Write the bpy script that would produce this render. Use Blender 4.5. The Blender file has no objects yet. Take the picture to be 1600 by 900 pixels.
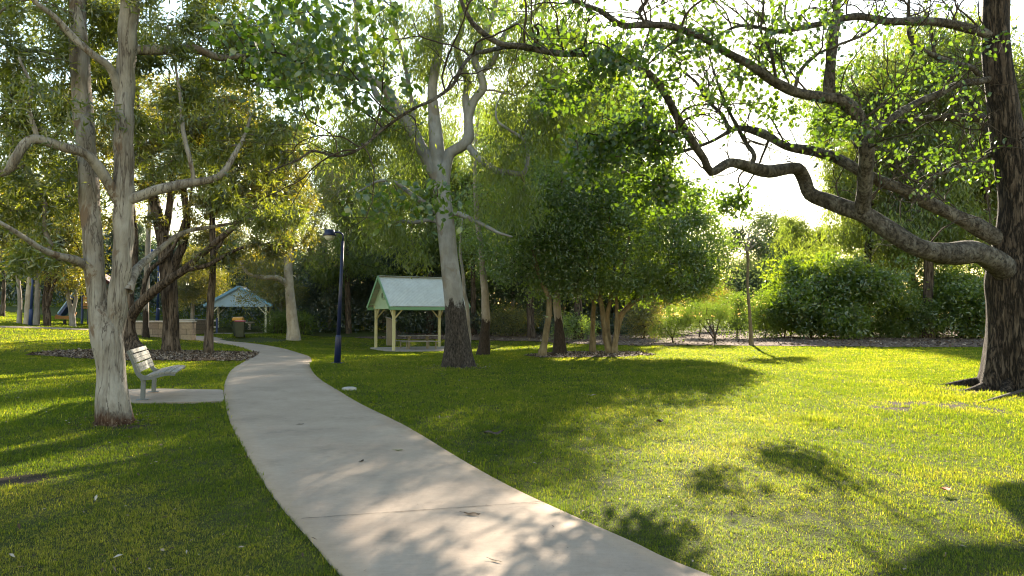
import bpy, bmesh, math, random
import numpy as np
from mathutils import Vector, Matrix

# ------------------------------------------------------------------ scene, camera
S = bpy.context.scene
COL = S.collection
F, CX, CY, HOR, CAMH = 1067.0, 800.0, 450.0, 490.0, 1.6
PITCH = math.atan((HOR - CY) / F)
cp, sp = math.cos(PITCH), math.sin(PITCH)

def raydir(px, py):
    x, y = (px - CX) / F, (CY - py) / F
    return np.array([x, cp - y * sp, sp + y * cp])

def at(px, py, Y):
    d = raydir(px, py)
    return np.array([0, 0, CAMH]) + d * (Y / d[1])

def sm(a, b, x):
    t = np.clip((x - a) / (b - a), 0, 1)
    return t * t * (3 - 2 * t)

def hgt(x, y):
    x = np.asarray(x, float); y = np.asarray(y, float)
    h = -0.40 * np.exp(-((x + 4) / 8) ** 2 - ((y - 37) / 9) ** 2)
    h = h + 0.09 * np.clip(-x - 16, 0, 22) * sm(20, 36, y)
    h = h + 0.13 * np.clip(y - 50, 0, 22) * sm(-7, -11, x)
    w = sm(6.0, 3.6, np.hypot(x + 18.5, y - 45.2))
    h = h * (1 - w) + .2 * w
    h = h + 0.025 * np.sin(x * 0.9 + 1.3) * np.sin(y * 0.7) * sm(40, 10, y)
    return h

def gnd(px, py):
    d = raydir(px, py)
    Y = np.arange(1.5, 160, 0.05)
    X = d[0] / d[1] * Y
    Z = CAMH + d[2] / d[1] * Y
    k = np.nonzero(Z <= hgt(X, Y))[0]
    k = k[0] if len(k) else len(Y) - 1
    return np.array([X[k], Y[k], float(hgt(X[k], Y[k]))])

cam_d = bpy.data.cameras.new('camera')
cam = bpy.data.objects.new('camera', cam_d); COL.objects.link(cam)
cam.location = (0, 0, CAMH)
cam.rotation_euler = (math.radians(90) + PITCH, 0, 0)
cam_d.sensor_width = 36.0
cam_d.lens = 36.0 * F / 1600.0
cam_d.clip_end = 2000
S.camera = cam

# ------------------------------------------------------------------ light
SUN_PX = (1066, 2)
sd = raydir(*SUN_PX); sd = sd / np.linalg.norm(sd)
EL = math.asin(sd[2]); AZ = math.atan2(sd[0], sd[1])
sun_d = bpy.data.lights.new('sun', 'SUN'); sun = bpy.data.objects.new('sun', sun_d); COL.objects.link(sun)
sun_d.energy = 4.3; sun_d.angle = math.radians(0.53); sun_d.color = (1.0, 0.91, 0.76)
sun.rotation_euler = Vector((-sd[0], -sd[1], -sd[2])).to_track_quat('-Z', 'Y').to_euler()
W = bpy.data.worlds.new('World'); S.world = W; W.use_nodes = True
wn = W.node_tree.nodes; wl = W.node_tree.links
sky = wn.new('ShaderNodeTexSky'); sky.sky_type = 'NISHITA'; sky.sun_disc = False
sky.sun_elevation = EL; sky.sun_rotation = AZ
sky.air_density = 1.6; sky.dust_density = 0.3; sky.ozone_density = 1.0
wl.new(sky.outputs[0], wn['Background'].inputs['Color'])
wn['Background'].inputs['Strength'].default_value = 0.082
S.view_settings.view_transform = 'Standard'
S.view_settings.look = 'None'
S.view_settings.exposure = 2.28
S.view_settings.gamma = 1.0
S.view_settings.use_white_balance = True; S.view_settings.white_balance_temperature = 7050; S.view_settings.white_balance_tint = 12
S.view_settings.use_curve_mapping = False
S.render.engine = 'CYCLES'
cy = S.cycles
cy.max_bounces = 10; cy.diffuse_bounces = 5; cy.glossy_bounces = 2; cy.transmission_bounces = 8
cy.transparent_max_bounces = 4; cy.caustics_reflective = False; cy.caustics_refractive = False
cy.sample_clamp_indirect = 4.0; cy.use_denoising = True
cy.filter_width = 1.1; cy.use_adaptive_sampling = True; cy.adaptive_threshold = 0.012

# ------------------------------------------------------------------ materials
def newmat(name):
    m = bpy.data.materials.new(name); m.use_nodes = True
    nt = m.node_tree; nt.nodes.clear()
    out = nt.nodes.new('ShaderNodeOutputMaterial')
    return m, nt, out

def nd(nt, typ, props=None, **ins):
    n = nt.nodes.new(typ)
    for k, v in (props or {}).items(): setattr(n, k, v)
    for k, v in ins.items():
        key = k.replace('_', ' ')
        sock = n.inputs[int(k[1:])] if k[0] == 'i' and k[1:].isdigit() else n.inputs[key]
        if isinstance(v, bpy.types.NodeSocket): nt.links.new(v, sock)
        else: sock.default_value = v
    return n

def ramp(nt, fac, stops, interp='LINEAR'):
    r = nt.nodes.new('ShaderNodeValToRGB'); r.color_ramp.interpolation = interp
    e = r.color_ramp.elements
    while len(e) < len(stops): e.new(0.5)
    for i, (p, c) in enumerate(stops):
        e[i].position = p; e[i].color = (*c, 1) if len(c) == 3 else c
    nt.links.new(fac, r.inputs[0])
    return r.outputs[0]

def noise(nt, vec, scale, detail=6, rough=0.6, dist=0.0):
    n = nd(nt, 'ShaderNodeTexNoise', None, Vector=vec, Scale=scale, Detail=detail, Roughness=rough, Distortion=dist)
    return n.outputs['Fac']

def ocoord(nt, sc=(1, 1, 1)):
    t = nt.nodes.new('ShaderNodeTexCoord')
    m = nd(nt, 'ShaderNodeMapping', None, Vector=t.outputs['Object'], Scale=sc)
    return m.outputs[0]

def math_n(nt, op, a, b=None, clamp=False):
    n = nt.nodes.new('ShaderNodeMath'); n.operation = op; n.use_clamp = clamp
    for i, v in enumerate((a, b)):
        if v is None: continue
        if isinstance(v, bpy.types.NodeSocket): nt.links.new(v, n.inputs[i])
        else: n.inputs[i].default_value = v
    return n.outputs[0]

def mixc(nt, fac, a, b, mode='MIX'):
    n = nt.nodes.new('ShaderNodeMixRGB'); n.blend_type = mode
    for i, v in enumerate((fac, a, b)):
        if isinstance(v, bpy.types.NodeSocket): nt.links.new(v, n.inputs[i])
        else: n.inputs[i].default_value = v if i == 0 or len(v) == 4 else (*v, 1)
    return n.outputs[0]

def princ(nt, out, color, rough=0.8, spec=0.3, bump=None, bstr=0.3, bdist=0.02, metal=0.0):
    p = nd(nt, 'ShaderNodeBsdfPrincipled', None)
    p.inputs['Specular IOR Level'].default_value = spec
    p.inputs['Metallic'].default_value = metal
    if isinstance(color, bpy.types.NodeSocket): nt.links.new(color, p.inputs['Base Color'])
    else: p.inputs['Base Color'].default_value = (*color, 1)
    if isinstance(rough, bpy.types.NodeSocket): nt.links.new(rough, p.inputs['Roughness'])
    else: p.inputs['Roughness'].default_value = rough
    if bump is not None:
        b = nd(nt, 'ShaderNodeBump', None, Height=bump, Strength=bstr, Distance=bdist)
        nt.links.new(b.outputs[0], p.inputs['Normal'])
    nt.links.new(p.outputs[0], out.inputs[0])
    return p

def leaf_mat(name, stops, tmul=(1.6, 1.9, 0.7), tfac=0.45, gloss=0.05, rough=0.35):
    m, nt, out = newmat(name)
    a = nd(nt, 'ShaderNodeAttribute', {'attribute_name': 'rnd'})
    c = ramp(nt, a.outputs['Fac'], stops)
    d = nd(nt, 'ShaderNodeBsdfDiffuse', None, Color=c)
    tc = mixc(nt, 1.0, c, tmul, 'MULTIPLY')
    t = nd(nt, 'ShaderNodeBsdfTranslucent', None, Color=tc)
    mx = nd(nt, 'ShaderNodeMixShader', None, i0=tfac, i1=d.outputs[0], i2=t.outputs[0])
    g = nd(nt, 'ShaderNodeBsdfGlossy', None, Color=(1, 1, 1, 1), Roughness=rough)
    mg = nd(nt, 'ShaderNodeMixShader', None, i0=gloss, i1=mx.outputs[0], i2=g.outputs[0])
    nt.links.new(mg.outputs[0], out.inputs[0])
    return m

def bark_mat(name, stops, scale=6, stretch=0.25, bstr=0.5, dark=None, patches=None, rough=0.85, crack=None):
    """dark=(height, softness, stops): rough dark bark below that height; patches=(scale, lo, hi, colour)"""
    m, nt, out = newmat(name)
    v = ocoord(nt, (1, 1, stretch)); v1 = ocoord(nt)
    n1 = noise(nt, v, scale, 8, 0.65, 0.4)
    c = ramp(nt, n1, stops)
    big = noise(nt, v1, 2.3, 4, 0.6)
    c = mixc(nt, ramp(nt, big, [(0.35, (0, 0, 0)), (0.7, (1, 1, 1))]), c, mixc(nt, 1, c, (0.72, 0.68, 0.62), 'MULTIPLY'))
    if patches:
        pn = noise(nt, ocoord(nt, (1, 1, 0.5)), patches[0], 5, 0.6, 0.6)
        c = mixc(nt, ramp(nt, pn, [(patches[1], (0, 0, 0)), (patches[2], (1, 1, 1))]), c, patches[3])
    bmp = n1
    if crack:   # (scale, width, colour): narrow vertical splits in the bark
        cn = noise(nt, ocoord(nt, (1, 1, crack[3] if len(crack) > 3 else .14)), crack[0], 5, .6, crack[4] if len(crack) > 4 else .5)
        cm = math_n(nt, 'MULTIPLY', math_n(nt, 'SUBTRACT', crack[1], math_n(nt, 'ABSOLUTE', math_n(nt, 'SUBTRACT', cn, .5))), 1.0 / crack[1], True)
        c = mixc(nt, cm, c, crack[2]); bmp = math_n(nt, 'SUBTRACT', n1, math_n(nt, 'MULTIPLY', cm, .8))
    if dark:
        sx = nd(nt, 'ShaderNodeSeparateXYZ', None, Vector=v1)
        nn = noise(nt, ocoord(nt, (3, 3, 1.2)), 1.6, 7, 0.7)
        zz = math_n(nt, 'ADD', sx.outputs[2], math_n(nt, 'MULTIPLY', math_n(nt, 'SUBTRACT', nn, 0.5), dark[1]))
        f = math_n(nt, 'MULTIPLY', math_n(nt, 'SUBTRACT', dark[0], zz), dark[3] if len(dark) > 3 else 14.0, True)
        n3 = noise(nt, ocoord(nt, (1, 1, 0.35)), 22, 8, 0.75)
        c = mixc(nt, f, c, ramp(nt, n3, dark[2]))
        bmp = math_n(nt, 'ADD', math_n(nt, 'MULTIPLY', n1, 0.4), math_n(nt, 'MULTIPLY', math_n(nt, 'MULTIPLY', f, n3), 1.5))
    fine = noise(nt, v, scale * 5, 6, 0.7)
    bmp = math_n(nt, 'ADD', bmp, math_n(nt, 'MULTIPLY', fine, 0.35))
    princ(nt, out, c, rough, 0.2, bmp, bstr, 0.05)
    return m

def paint(name, col, rough=0.45, var=0.12, scale=3, metal=0.0, grime=(0.5, 0.45, 0.38)):
    m, nt, out = newmat(name)
    v = ocoord(nt)
    n1 = noise(nt, v, scale, 6, 0.65)
    n2 = noise(nt, ocoord(nt, (1, 1, 0.15)), scale * 4, 5, 0.6)
    f = math_n(nt, 'MULTIPLY', ramp(nt, math_n(nt, 'MULTIPLY', math_n(nt, 'ADD', n1, n2), 0.5), [(0.42, (0, 0, 0)), (0.7, (1, 1, 1))]), var * 3)
    c = mixc(nt, f, col, mixc(nt, 1, col, grime, 'MULTIPLY'))
    princ(nt, out, c, math_n(nt, 'ADD', math_n(nt, 'MULTIPLY', n1, 0.3), rough - 0.1), 0.4, n2, 0.08, 0.01, metal)
    return m

# leaf palettes
M_PAPERLEAF = leaf_mat('leaf_paperbark', [(0, (.040, .062, .018)), (.5, (.085, .115, .030)), (.85, (.13, .15, .04)), (1, (.24, .18, .05))], (4.2, 3.6, .6), .52, .09)
M_GUMLEAF = leaf_mat('leaf_gum', [(0, (.055, .085, .030)), (.6, (.095, .130, .035)), (1, (.14, .17, .05))], (3.2, 3.0, .8), .55, .05)
M_DENSELEAF = leaf_mat('leaf_dense', [(0, (.028, .060, .018)), (.5, (.052, .10, .023)), (.8, (.09, .14, .026)), (1, (.16, .17, .025))], (4.8, 4.0, .6), .50, .09)
M_BROADLEAF = leaf_mat('leaf_broad', [(0, (.022, .050, .016)), (.6, (.04, .08, .02)), (1, (.09, .12, .025))], (4.4, 3.8, .6), .52, .07)
M_OLIVELEAF = leaf_mat('leaf_olive', [(0, (.035, .052, .016)), (.5, (.07, .088, .024)), (.8, (.13, .12, .03)), (1, (.22, .16, .03))], (4.5, 3.5, .5), .52, .08)
M_HEDGELEAF = leaf_mat('leaf_hedge', [(0, (.032, .068, .018)), (.5, (.062, .11, .024)), (.8, (.11, .155, .03)), (1, (.19, .21, .035))], (5.0, 4.1, .6), .53, .08)
M_LIMELEAF = leaf_mat('leaf_lime', [(0, (.06, .10, .02)), (.6, (.10, .15, .03)), (1, (.16, .20, .05))], (2.4, 2.4, .8), .5, .04)
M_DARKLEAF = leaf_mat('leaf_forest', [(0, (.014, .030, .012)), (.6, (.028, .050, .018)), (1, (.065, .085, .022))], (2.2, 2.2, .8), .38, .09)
M_HAZEDLEAF = leaf_mat('leaf_far_hazed', [(0, (.06, .085, .04)), (1, (.11, .14, .06))], (2.0, 2.0, 1.0), .45, .03)  # distance haze put into the leaf colour as paleness

M_PAPERBARK = bark_mat('bark_paperbark', [(.34, (.12, .10, .085)), (.44, (.25, .225, .195)), (.56, (.36, .335, .30)), (.68, (.25, .225, .195))], 7, .16, 1.0, crack=(6, .022, (.09, .072, .06), .09, .3),
                       dark=(.24, .7, [(.34, (.035, .018, .012)), (.5, (.10, .052, .031)), (.68, (.26, .19, .14))], 7.0), patches=(2.8, .57, .62, (.17, .12, .085)))
M_BROWNBARK = bark_mat('bark_brown', [(.34, (.055, .042, .032)), (.5, (.135, .10, .075)), (.68, (.21, .165, .13))], 9, .14, 1.0, crack=(8, .045, (.03, .022, .017), .09, .3))
M_CREAMBARK = bark_mat('bark_cream', [(.3, (.26, .22, .17)), (.5, (.46, .40, .32)), (.75, (.58, .53, .45))], 3, .3, .3, patches=(1.6, .52, .62, (.30, .26, .22)))
M_GUMBARK = bark_mat('bark_gum', [(.32, (.17, .17, .17)), (.5, (.26, .26, .255)), (.7, (.34, .335, .32))], 3, .25, .3,
                     dark=(2.0, 1.3, [(.36, (.010, .009, .008)), (.5, (.038, .031, .026)), (.62, (.085, .07, .058)), (.74, (.20, .17, .14))], 9.0), patches=(1.5, .58, .62, (.19, .165, .14)))
M_STREAKBARK = bark_mat('bark_half_dark', [(.3, (.20, .17, .14)), (.5, (.32, .28, .24)), (.75, (.42, .37, .32))], 4, .2, .3,
                        dark=(1.5, 1.4, [(.35, (.014, .011, .009)), (.6, (.05, .035, .026)), (.8, (.14, .10, .07))]))
M_SMALLBARK = bark_mat('bark_olive', [(.3, (.10, .075, .045)), (.5, (.19, .15, .09)), (.75, (.30, .24, .15))], 8, .3, .4)
M_BIGBARK = bark_mat('bark_fissured', [(.34, (.030, .022, .016)), (.5, (.080, .060, .045)), (.68, (.15, .118, .092))], 11, .3, 1.0, crack=(13, .06, (.014, .011, .009), .13, .35))
M_LIMBBARK = bark_mat('bark_lichen', [(.34, (.040, .034, .028)), (.48, (.092, .080, .067)), (.66, (.18, .165, .14))], 13, .8, 1.0, patches=(4, .50, .66, (.19, .175, .15)), crack=(9, .018, (.030, .026, .022), .8))
M_TWIG = bark_mat('bark_twig', [(.3, (.035, .027, .02)), (.7, (.10, .08, .06))], 9, .6, .3)
M_PALETWIG = bark_mat('bark_pale_twig', [(.3, (.13, .11, .09)), (.7, (.27, .24, .20))], 9, .6, .3)
M_GREYBARK = bark_mat('bark_grey', [(.3, (.16, .145, .13)), (.5, (.30, .275, .25)), (.75, (.42, .39, .36))], 5, .2, .4, patches=(1.5, .55, .63, (.22, .15, .11)))

# ------------------------------------------------------------------ mesh helpers
def mesh_np(name, V, faces, mats, attr=None, smooth=True, parent=None, midx=None, loc=None):
    """faces: list of int arrays (n,3)/(n,4)"""
    me = bpy.data.meshes.new(name)
    V = np.asarray(V, np.float32)
    me.vertices.add(len(V)); me.vertices.foreach_set('co', V.ravel())
    faces = [np.asarray(f, np.int32) for f in faces if len(f)]
    tot = np.concatenate([np.full(len(f), f.shape[1], np.int32) for f in faces])
    lv = np.concatenate([f.ravel() for f in faces])
    me.loops.add(len(lv)); me.loops.foreach_set('vertex_index', lv)
    st = np.concatenate([[0], np.cumsum(tot)[:-1]]).astype(np.int32)
    me.polygons.add(len(tot)); me.polygons.foreach_set('loop_start', st); me.polygons.foreach_set('loop_total', tot)
    me.polygons.foreach_set('use_smooth', np.full(len(tot), smooth, bool))
    if midx is not None: me.polygons.foreach_set('material_index', np.asarray(midx, np.int32))
    for k, a in (attr or {}).items():
        at_ = me.attributes.new(k, 'FLOAT', 'POINT'); at_.data.foreach_set('value', np.asarray(a, np.float32))
    me.update(calc_edges=True)
    for m in (mats if isinstance(mats, (list, tuple)) else [mats]): me.materials.append(m)
    o = bpy.data.objects.new(name, me); COL.objects.link(o)
    if parent is not None: o.parent = parent
    if loc is not None: o.location = loc
    return o

def tag(o, label=None, cat=None, group=None, kind=None):
    if label: o['label'] = label
    if cat: o['category'] = cat
    if group: o['group'] = group
    if kind: o['kind'] = kind
    return o

def empty(name, loc, rz=0.0):
    o = bpy.data.objects.new(name, None); COL.objects.link(o)
    o.location = tuple(float(v) for v in loc); o.rotation_euler = (0, 0, rz); o.empty_display_size = 0.2
    return o

def copy_tree(o, parent=None):
    c = o.copy(); COL.objects.link(c); c.parent = parent
    for ch in list(o.children): copy_tree(ch, c)
    return c

def catmull(P, step):
    P = np.asarray(P, float)
    if len(P) < 3:
        n = max(2, int(np.linalg.norm(P[-1, :3] - P[0, :3]) / step) + 1)
        t = np.linspace(0, 1, n)[:, None]
        return P[0] * (1 - t) + P[-1] * t
    E = np.vstack([2 * P[0] - P[1], P, 2 * P[-1] - P[-2]])
    out = []
    for i in range(len(P) - 1):
        a, b, c, d = E[i], E[i + 1], E[i + 2], E[i + 3]
        n = max(1, int(round(np.linalg.norm(c[:3] - b[:3]) / step)))
        t = (np.arange(n) / n)[:, None]
        out.append(0.5 * (2 * b + (c - a) * t + (2 * a - 5 * b + 4 * c - d) * t ** 2 + (3 * b - a - 3 * c + d) * t ** 3))
    out.append(P[-1:])
    return np.vstack(out)

def tube(P, R, seg=8, rough=0.0, rng=None, flare=0.0, lobes=0.0, cap=True, tipk=.6):
    """sweep along P (n,3) with radii R; returns verts, quads"""
    P = np.asarray(P, float); R = np.asarray(R, float); n = len(P)
    T = np.gradient(P, axis=0); T /= np.linalg.norm(T, axis=1)[:, None] + 1e-9
    u = np.cross(T[0], [0.31, 0.95, 0.1]); u /= np.linalg.norm(u) + 1e-9
    U = np.zeros((n, 3)); U[0] = u
    for i in range(1, n):
        u = U[i - 1] - T[i] * np.dot(U[i - 1], T[i]); U[i] = u / (np.linalg.norm(u) + 1e-9)
    B = np.cross(T, U)
    th = np.linspace(0, 2 * np.pi, seg, endpoint=False)
    s = np.concatenate([[0], np.cumsum(np.linalg.norm(np.diff(P, axis=0), axis=1))])
    m = np.ones((n, seg))
    if rough and rng is not None:
        for k in range(9):
            kt = rng.integers(0, 6); kz = rng.uniform(0.4, 7) / max(R[0], .05) * .22
            m += rough * rng.uniform(.3, 1) / (1 + .25 * kt) * np.sin(kt * th[None, :] + kz * s[:, None] + rng.uniform(0, 6.3))
    if flare:
        fl = np.exp(-s / (R[0] * 1.6))
        lob = np.zeros(seg)
        if rng is not None:
            for k in (3, 4, 5, 7): lob += rng.uniform(.4, 1) * np.cos(k * th + rng.uniform(0, 6.3))
        m = m * (1 + fl[:, None] * (flare + lobes * lob[None, :] * 0.5))
    rr = R[:, None] * m
    V = P[:, None, :] + rr[..., None] * (np.cos(th)[None, :, None] * U[:, None, :] + np.sin(th)[None, :, None] * B[:, None, :])
    V = V.reshape(-1, 3)
    i = np.arange(n - 1)[:, None] * seg; j = np.arange(seg)[None, :]; jn = (j + 1) % seg
    Q = np.stack([i + j, i + jn, i + seg + jn, i + seg + j], -1).reshape(-1, 4)
    if cap:
        tip = P[-1] + T[-1] * R[-1] * tipk
        V = np.vstack([V, tip[None]]); k = len(V) - 1; b = (n - 1) * seg
        C = np.stack([b + j[0], b + jn[0], np.full(seg, k), np.full(seg, k)], -1)
        return V, Q, C[:, :3]
    return V, Q, np.zeros((0, 3), int)

class Acc:
    def __init__(s): s.V = []; s.Q = []; s.T = []; s.n = 0
    def add(s, V, Q=None, T=None):
        s.V.append(V)
        if Q is not None and len(Q): s.Q.append(np.asarray(Q) + s.n)
        if T is not None and len(T): s.T.append(np.asarray(T) + s.n)
        s.n += len(V)
    def build(s, name, mat, parent=None, smooth=True, off=None):
        V = np.vstack(s.V)
        if off is not None: V = V - np.asarray(off)[None]
        f = []
        if s.Q: f.append(np.vstack(s.Q))
        if s.T: f.append(np.vstack(s.T))
        return mesh_np(name, V, f, mat, smooth=smooth, parent=parent)

def leaves(C, rng, n, sig, L, Wd, droop=.4, zlow=0.0, out=None, fine=False):
    """scatter n leaves round each centre; returns V, faces, rnd"""
    C = np.asarray(C, float); M = len(C) * n
    if M == 0: return None
    c = np.repeat(C, n, 0)
    cl = np.repeat(rng.uniform(0, 1, len(C)), n)
    sig = np.asarray(sig) * np.ones(3)
    csz = np.repeat(rng.uniform(.7, 1.3, len(C)), n)[:, None]
    p = c + rng.normal(0, 1, (M, 3)) * sig * csz
    if zlow: p[:, 2] -= rng.uniform(0, 1, M) ** 1.3 * zlow * csz[:, 0]
    a = rng.normal(0, 1, (M, 3)); a /= np.linalg.norm(a, axis=1)[:, None]
    a[:, 2] -= droop; a /= np.linalg.norm(a, axis=1)[:, None] + 1e-6
    r = rng.normal(0, 1, (M, 3)); w = np.cross(a, r); w /= np.linalg.norm(w, axis=1)[:, None] + 1e-6
    nn = np.cross(w, a)
    l = (L * rng.uniform(.6, 1.25, M))[:, None]; ww = (Wd * rng.uniform(.7, 1.2, M))[:, None] * .5
    rnd = np.clip(.38 * rng.uniform(0, 1, M) + .38 * cl + .24 * rng.uniform(0, 1, M) ** 3, 0, 1)
    if fine:
        v = np.stack([p, p + a * l * .28 + w * ww * .95 + nn * l * .05, p + a * l * .28 - w * ww * .95 + nn * l * .05,
                      p + a * l * .66 + w * ww * .72 + nn * l * .02, p + a * l * .66 - w * ww * .72 + nn * l * .02,
                      p + a * l - nn * l * .12], 1)
        b = np.arange(M)[:, None] * 6
        Q = b + np.array([[1, 3, 4, 2]]); T = np.vstack([b + np.array([[0, 1, 2]]), b + np.array([[3, 5, 4]])])
        return v.reshape(-1, 3), Q, T, np.repeat(rnd, 6)
    v = np.stack([p, p + a * l * .45 + w * ww + nn * l * .06, p + a * l - nn * l * .08, p + a * l * .45 - w * ww + nn * l * .06], 1)
    Q = np.arange(M)[:, None] * 4 + np.array([[0, 1, 2, 3]])
    return v.reshape(-1, 3), Q, np.zeros((0, 3), int), np.repeat(rnd, 4)

class Tree:
    def __init__(s, name, label, base, seed, cat='tree', group=None):
        s.base = np.asarray(base, float); s.rng = np.random.default_rng(seed)
        s.root = empty(name, base); tag(s.root, label, cat, group)
        s.P = np.zeros((0, 3)); s.par = []; s.fix = []; s.paths = []; s.tips = []
    def _addn(s, pts, par, rad):
        k = len(s.P); s.P = np.vstack([s.P, pts])
        for i in range(len(pts)):
            s.par.append(par if i == 0 else k + i - 1); s.fix.append(rad[i] if rad is not None else -1.0)
        return k
    def limb(s, pts, part='limb', mat=None, seg=10, rough=.05, flare=0, lobes=0, wob=0.0, step=None):
        """pts: (px, py, depth, width_px) traced joints, or (x,y,z,r) when mat3d"""
        Q = []
        for p in pts:
            w = at(p[0], p[1], p[2]); Q.append([*w, max(.006, p[3] * .5 * p[2] / F)])
        return s.limb3(Q, part, mat, seg, rough, flare, lobes, wob, step)
    def limb3(s, Q, part='limb', mat=None, seg=10, rough=.05, flare=0, lobes=0, wob=0.0, step=None):
        Q = np.asarray(Q, float)
        st = step or max(.07, min(.3, Q[:, 3].mean() * 1.2))
        C = catmull(Q, st); P, R = C[:, :3], np.maximum(C[:, 3], .004)
        if wob:
            L = np.linalg.norm(P[-1] - P[0]); t = np.linspace(0, 1, len(P))
            for k in range(1, 5):
                P = P + wob * L / k * np.sin(t[:, None] * k * 4.1 + s.rng.uniform(0, 6.3, 3)[None]) * s.rng.uniform(-1, 1, 3)[None] * (t * (1 - t) * 4)[:, None]
        par = -1
        if len(s.P):
            d = np.linalg.norm(s.P - P[0], axis=1); par = int(np.argmin(d))
        s._addn(P, par, R)
        V, q, t = tube(P, R, seg, rough, s.rng, flare, lobes)
        a = Acc(); a.add(V, q, t)
        return a.build(part, mat, s.root, off=s.base)
    def roots(s, n, L, r, mat):
        """buttress roots that leave the trunk foot and sink into the lawn"""
        for i in range(n):
            a = 6.283 * i / n + s.rng.uniform(-.3, .3); l = L * s.rng.uniform(.7, 1.2); d = np.array([math.cos(a), math.sin(a)]); bend = s.rng.normal(0, .12)
            P = []
            for u in np.linspace(0, 1, 7):
                q = s.base[:2] + d * (r * 1.1 + (l - r) * u) + np.array([-d[1], d[0]]) * bend * u * u * l
                P.append([q[0], q[1], float(hgt(*q)) + r * 1.5 * (1 - u) ** 2.2 - .012 - .05 * u, r * (1 - .75 * u)])
            C = catmull(np.array(P), .08); V, Q, T = tube(C[:, :3], C[:, 3], 10, .06, s.rng); A_ = Acc(); A_.add(V, Q, T); A_.build('root', mat, s.root, off=s.base)
    def fill(s, ells, step=.35, up=.15, wobble=.06, pen=.4, shell=2.2):
        """grow branches from the skeleton to random targets inside pixel ellipsoids (px,py,depth,rx,ry,rz_m,n)"""
        tg = []
        for (px, py, D, rx, ry, rz, n) in ells:
            c = at(px, py, D); k = D / F
            d = s.rng.normal(0, 1, (n, 3)); d /= np.linalg.norm(d, axis=1)[:, None]
            d *= s.rng.uniform(0, 1, n)[:, None] ** (1 / shell)
            tg.append(c + d * np.array([rx * k, rz, ry * k]))
        s.fill3(np.vstack(tg), step, up, wobble, pen)
    def fill3(s, T, step=.35, up=.15, wobble=.06, pen=.4):
        T = T[T[:, 2] > s.base[2] + .25]
        d0 = np.min(np.linalg.norm(T[:, None, :] - s.P[None, ::3, :], axis=2), axis=1)
        for t in T[np.argsort(d0)]:
            dv = t - s.P; d = np.linalg.norm(dv, axis=1)
            cost = d + pen * np.clip(s.P[:, 2] - t[2], 0, None) + np.where(s.P[:, 2] < s.base[2] + .6, 3, 0)
            k = int(np.argmin(cost)); p0 = s.P[k]; L = d[k]
            if L < .05: s.tips.append((k, t)); continue
            pk = s.par[k] if s.par[k] >= 0 else k
            tan = p0 - s.P[pk]; tn = np.linalg.norm(tan); tan = tan / tn if tn > 1e-6 else np.array([0, 0, 1.])
            dirn = (t - p0) / L
            c1 = p0 + (tan * .5 + dirn * .5) * L * .35; c2 = t - (dirn + np.array([0, 0, -up])) * L * .3
            m = max(2, int(L / step) + 1); u = np.linspace(0, 1, m + 1)[1:, None]
            B = (1 - u) ** 3 * p0 + 3 * (1 - u) ** 2 * u * c1 + 3 * (1 - u) * u ** 2 * c2 + u ** 3 * t
            B = B + s.rng.normal(0, 1, B.shape) * wobble * min(L, 1.5) * np.sqrt(u * (1 - u) + .02)
            i0 = s._addn(B, k, None)
            s.paths.append((k, i0, m)); s.tips.append((len(s.P) - 1, t))
    def wood(s, mat, rt=.008, pw=.5, part='branches', minseg=4):
        cnt = np.zeros(len(s.P))
        par = np.array(s.par); fix = np.array(s.fix)
        for k, _ in s.tips: cnt[k] += 1
        for i in range(len(s.P) - 1, -1, -1):
            if fix[i] < 0 and par[i] >= 0: cnt[par[i]] += cnt[i]
        a = getattr(s, 'twig_acc', None) or Acc()
        for (k, i0, m) in s.paths:
            idx = np.arange(i0, i0 + m); r = rt * np.maximum(cnt[idx], 1) ** pw
            r0 = r[0] * 1.15
            if fix[k] > 0: r0 = min(r0, fix[k] * .85); r = np.minimum(r, fix[k] * .8)
            r[-1] *= .6
            P = np.vstack([s.P[k], s.P[idx]]); R = np.concatenate([[r0], r])
            sg = 7 if r0 > .05 else (5 if r0 > .02 else minseg)
            V, q, t = tube(P, R, sg, .04 if r0 > .03 else 0, s.rng); a.add(V, q, t)
        if a.V: return a.build(part, mat, s.root, off=s.base)
    def twigs(s, n, length, r0, sub=3, up=.35, minrad=.012, box=None):
        """crooked bare twigs with side twigs, springing from the limbs"""
        a = s.twig_acc = Acc(); rg = s.rng; fix = np.array(s.fix)
        ok = (fix > minrad) & (fix < .2) & (s.P[:, 2] > s.base[2] + 2.2)
        if box is not None: ok &= box(s.P)
        idx = np.nonzero(ok)[0]
        def walk(p, d, L, r, lvl):
            m = max(5, int(L / .11)); P = [p]; st = L / m; q = p.copy()
            bend = rg.normal(0, .16, 3)
            for i in range(m):
                d = d + bend * .5 + rg.normal(0, .17, 3) + np.array([0, 0, up * .05])
                if rg.uniform() < .12: bend = rg.normal(0, .2, 3)
                d /= np.linalg.norm(d); q = q + d * st; P.append(q)
            P = np.array(P); R = np.linspace(r, r * .3, len(P))
            V, Q, T = tube(P, R, 5 if lvl else 6); a.add(V, Q, T)
            if lvl < 2:
                for _ in range(rg.integers(1, sub + 1)):
                    j = rg.integers(len(P) // 4, len(P) - 1); dd = rg.normal(0, 1, 3); dd /= np.linalg.norm(dd)
                    walk(P[j], (P[j] - P[j - 1]) / st * .8 + dd * .9, L * rg.uniform(.35, .7), R[j] * .75, lvl + 1)
            s._addn(P[1:], 0, R[1:])
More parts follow.
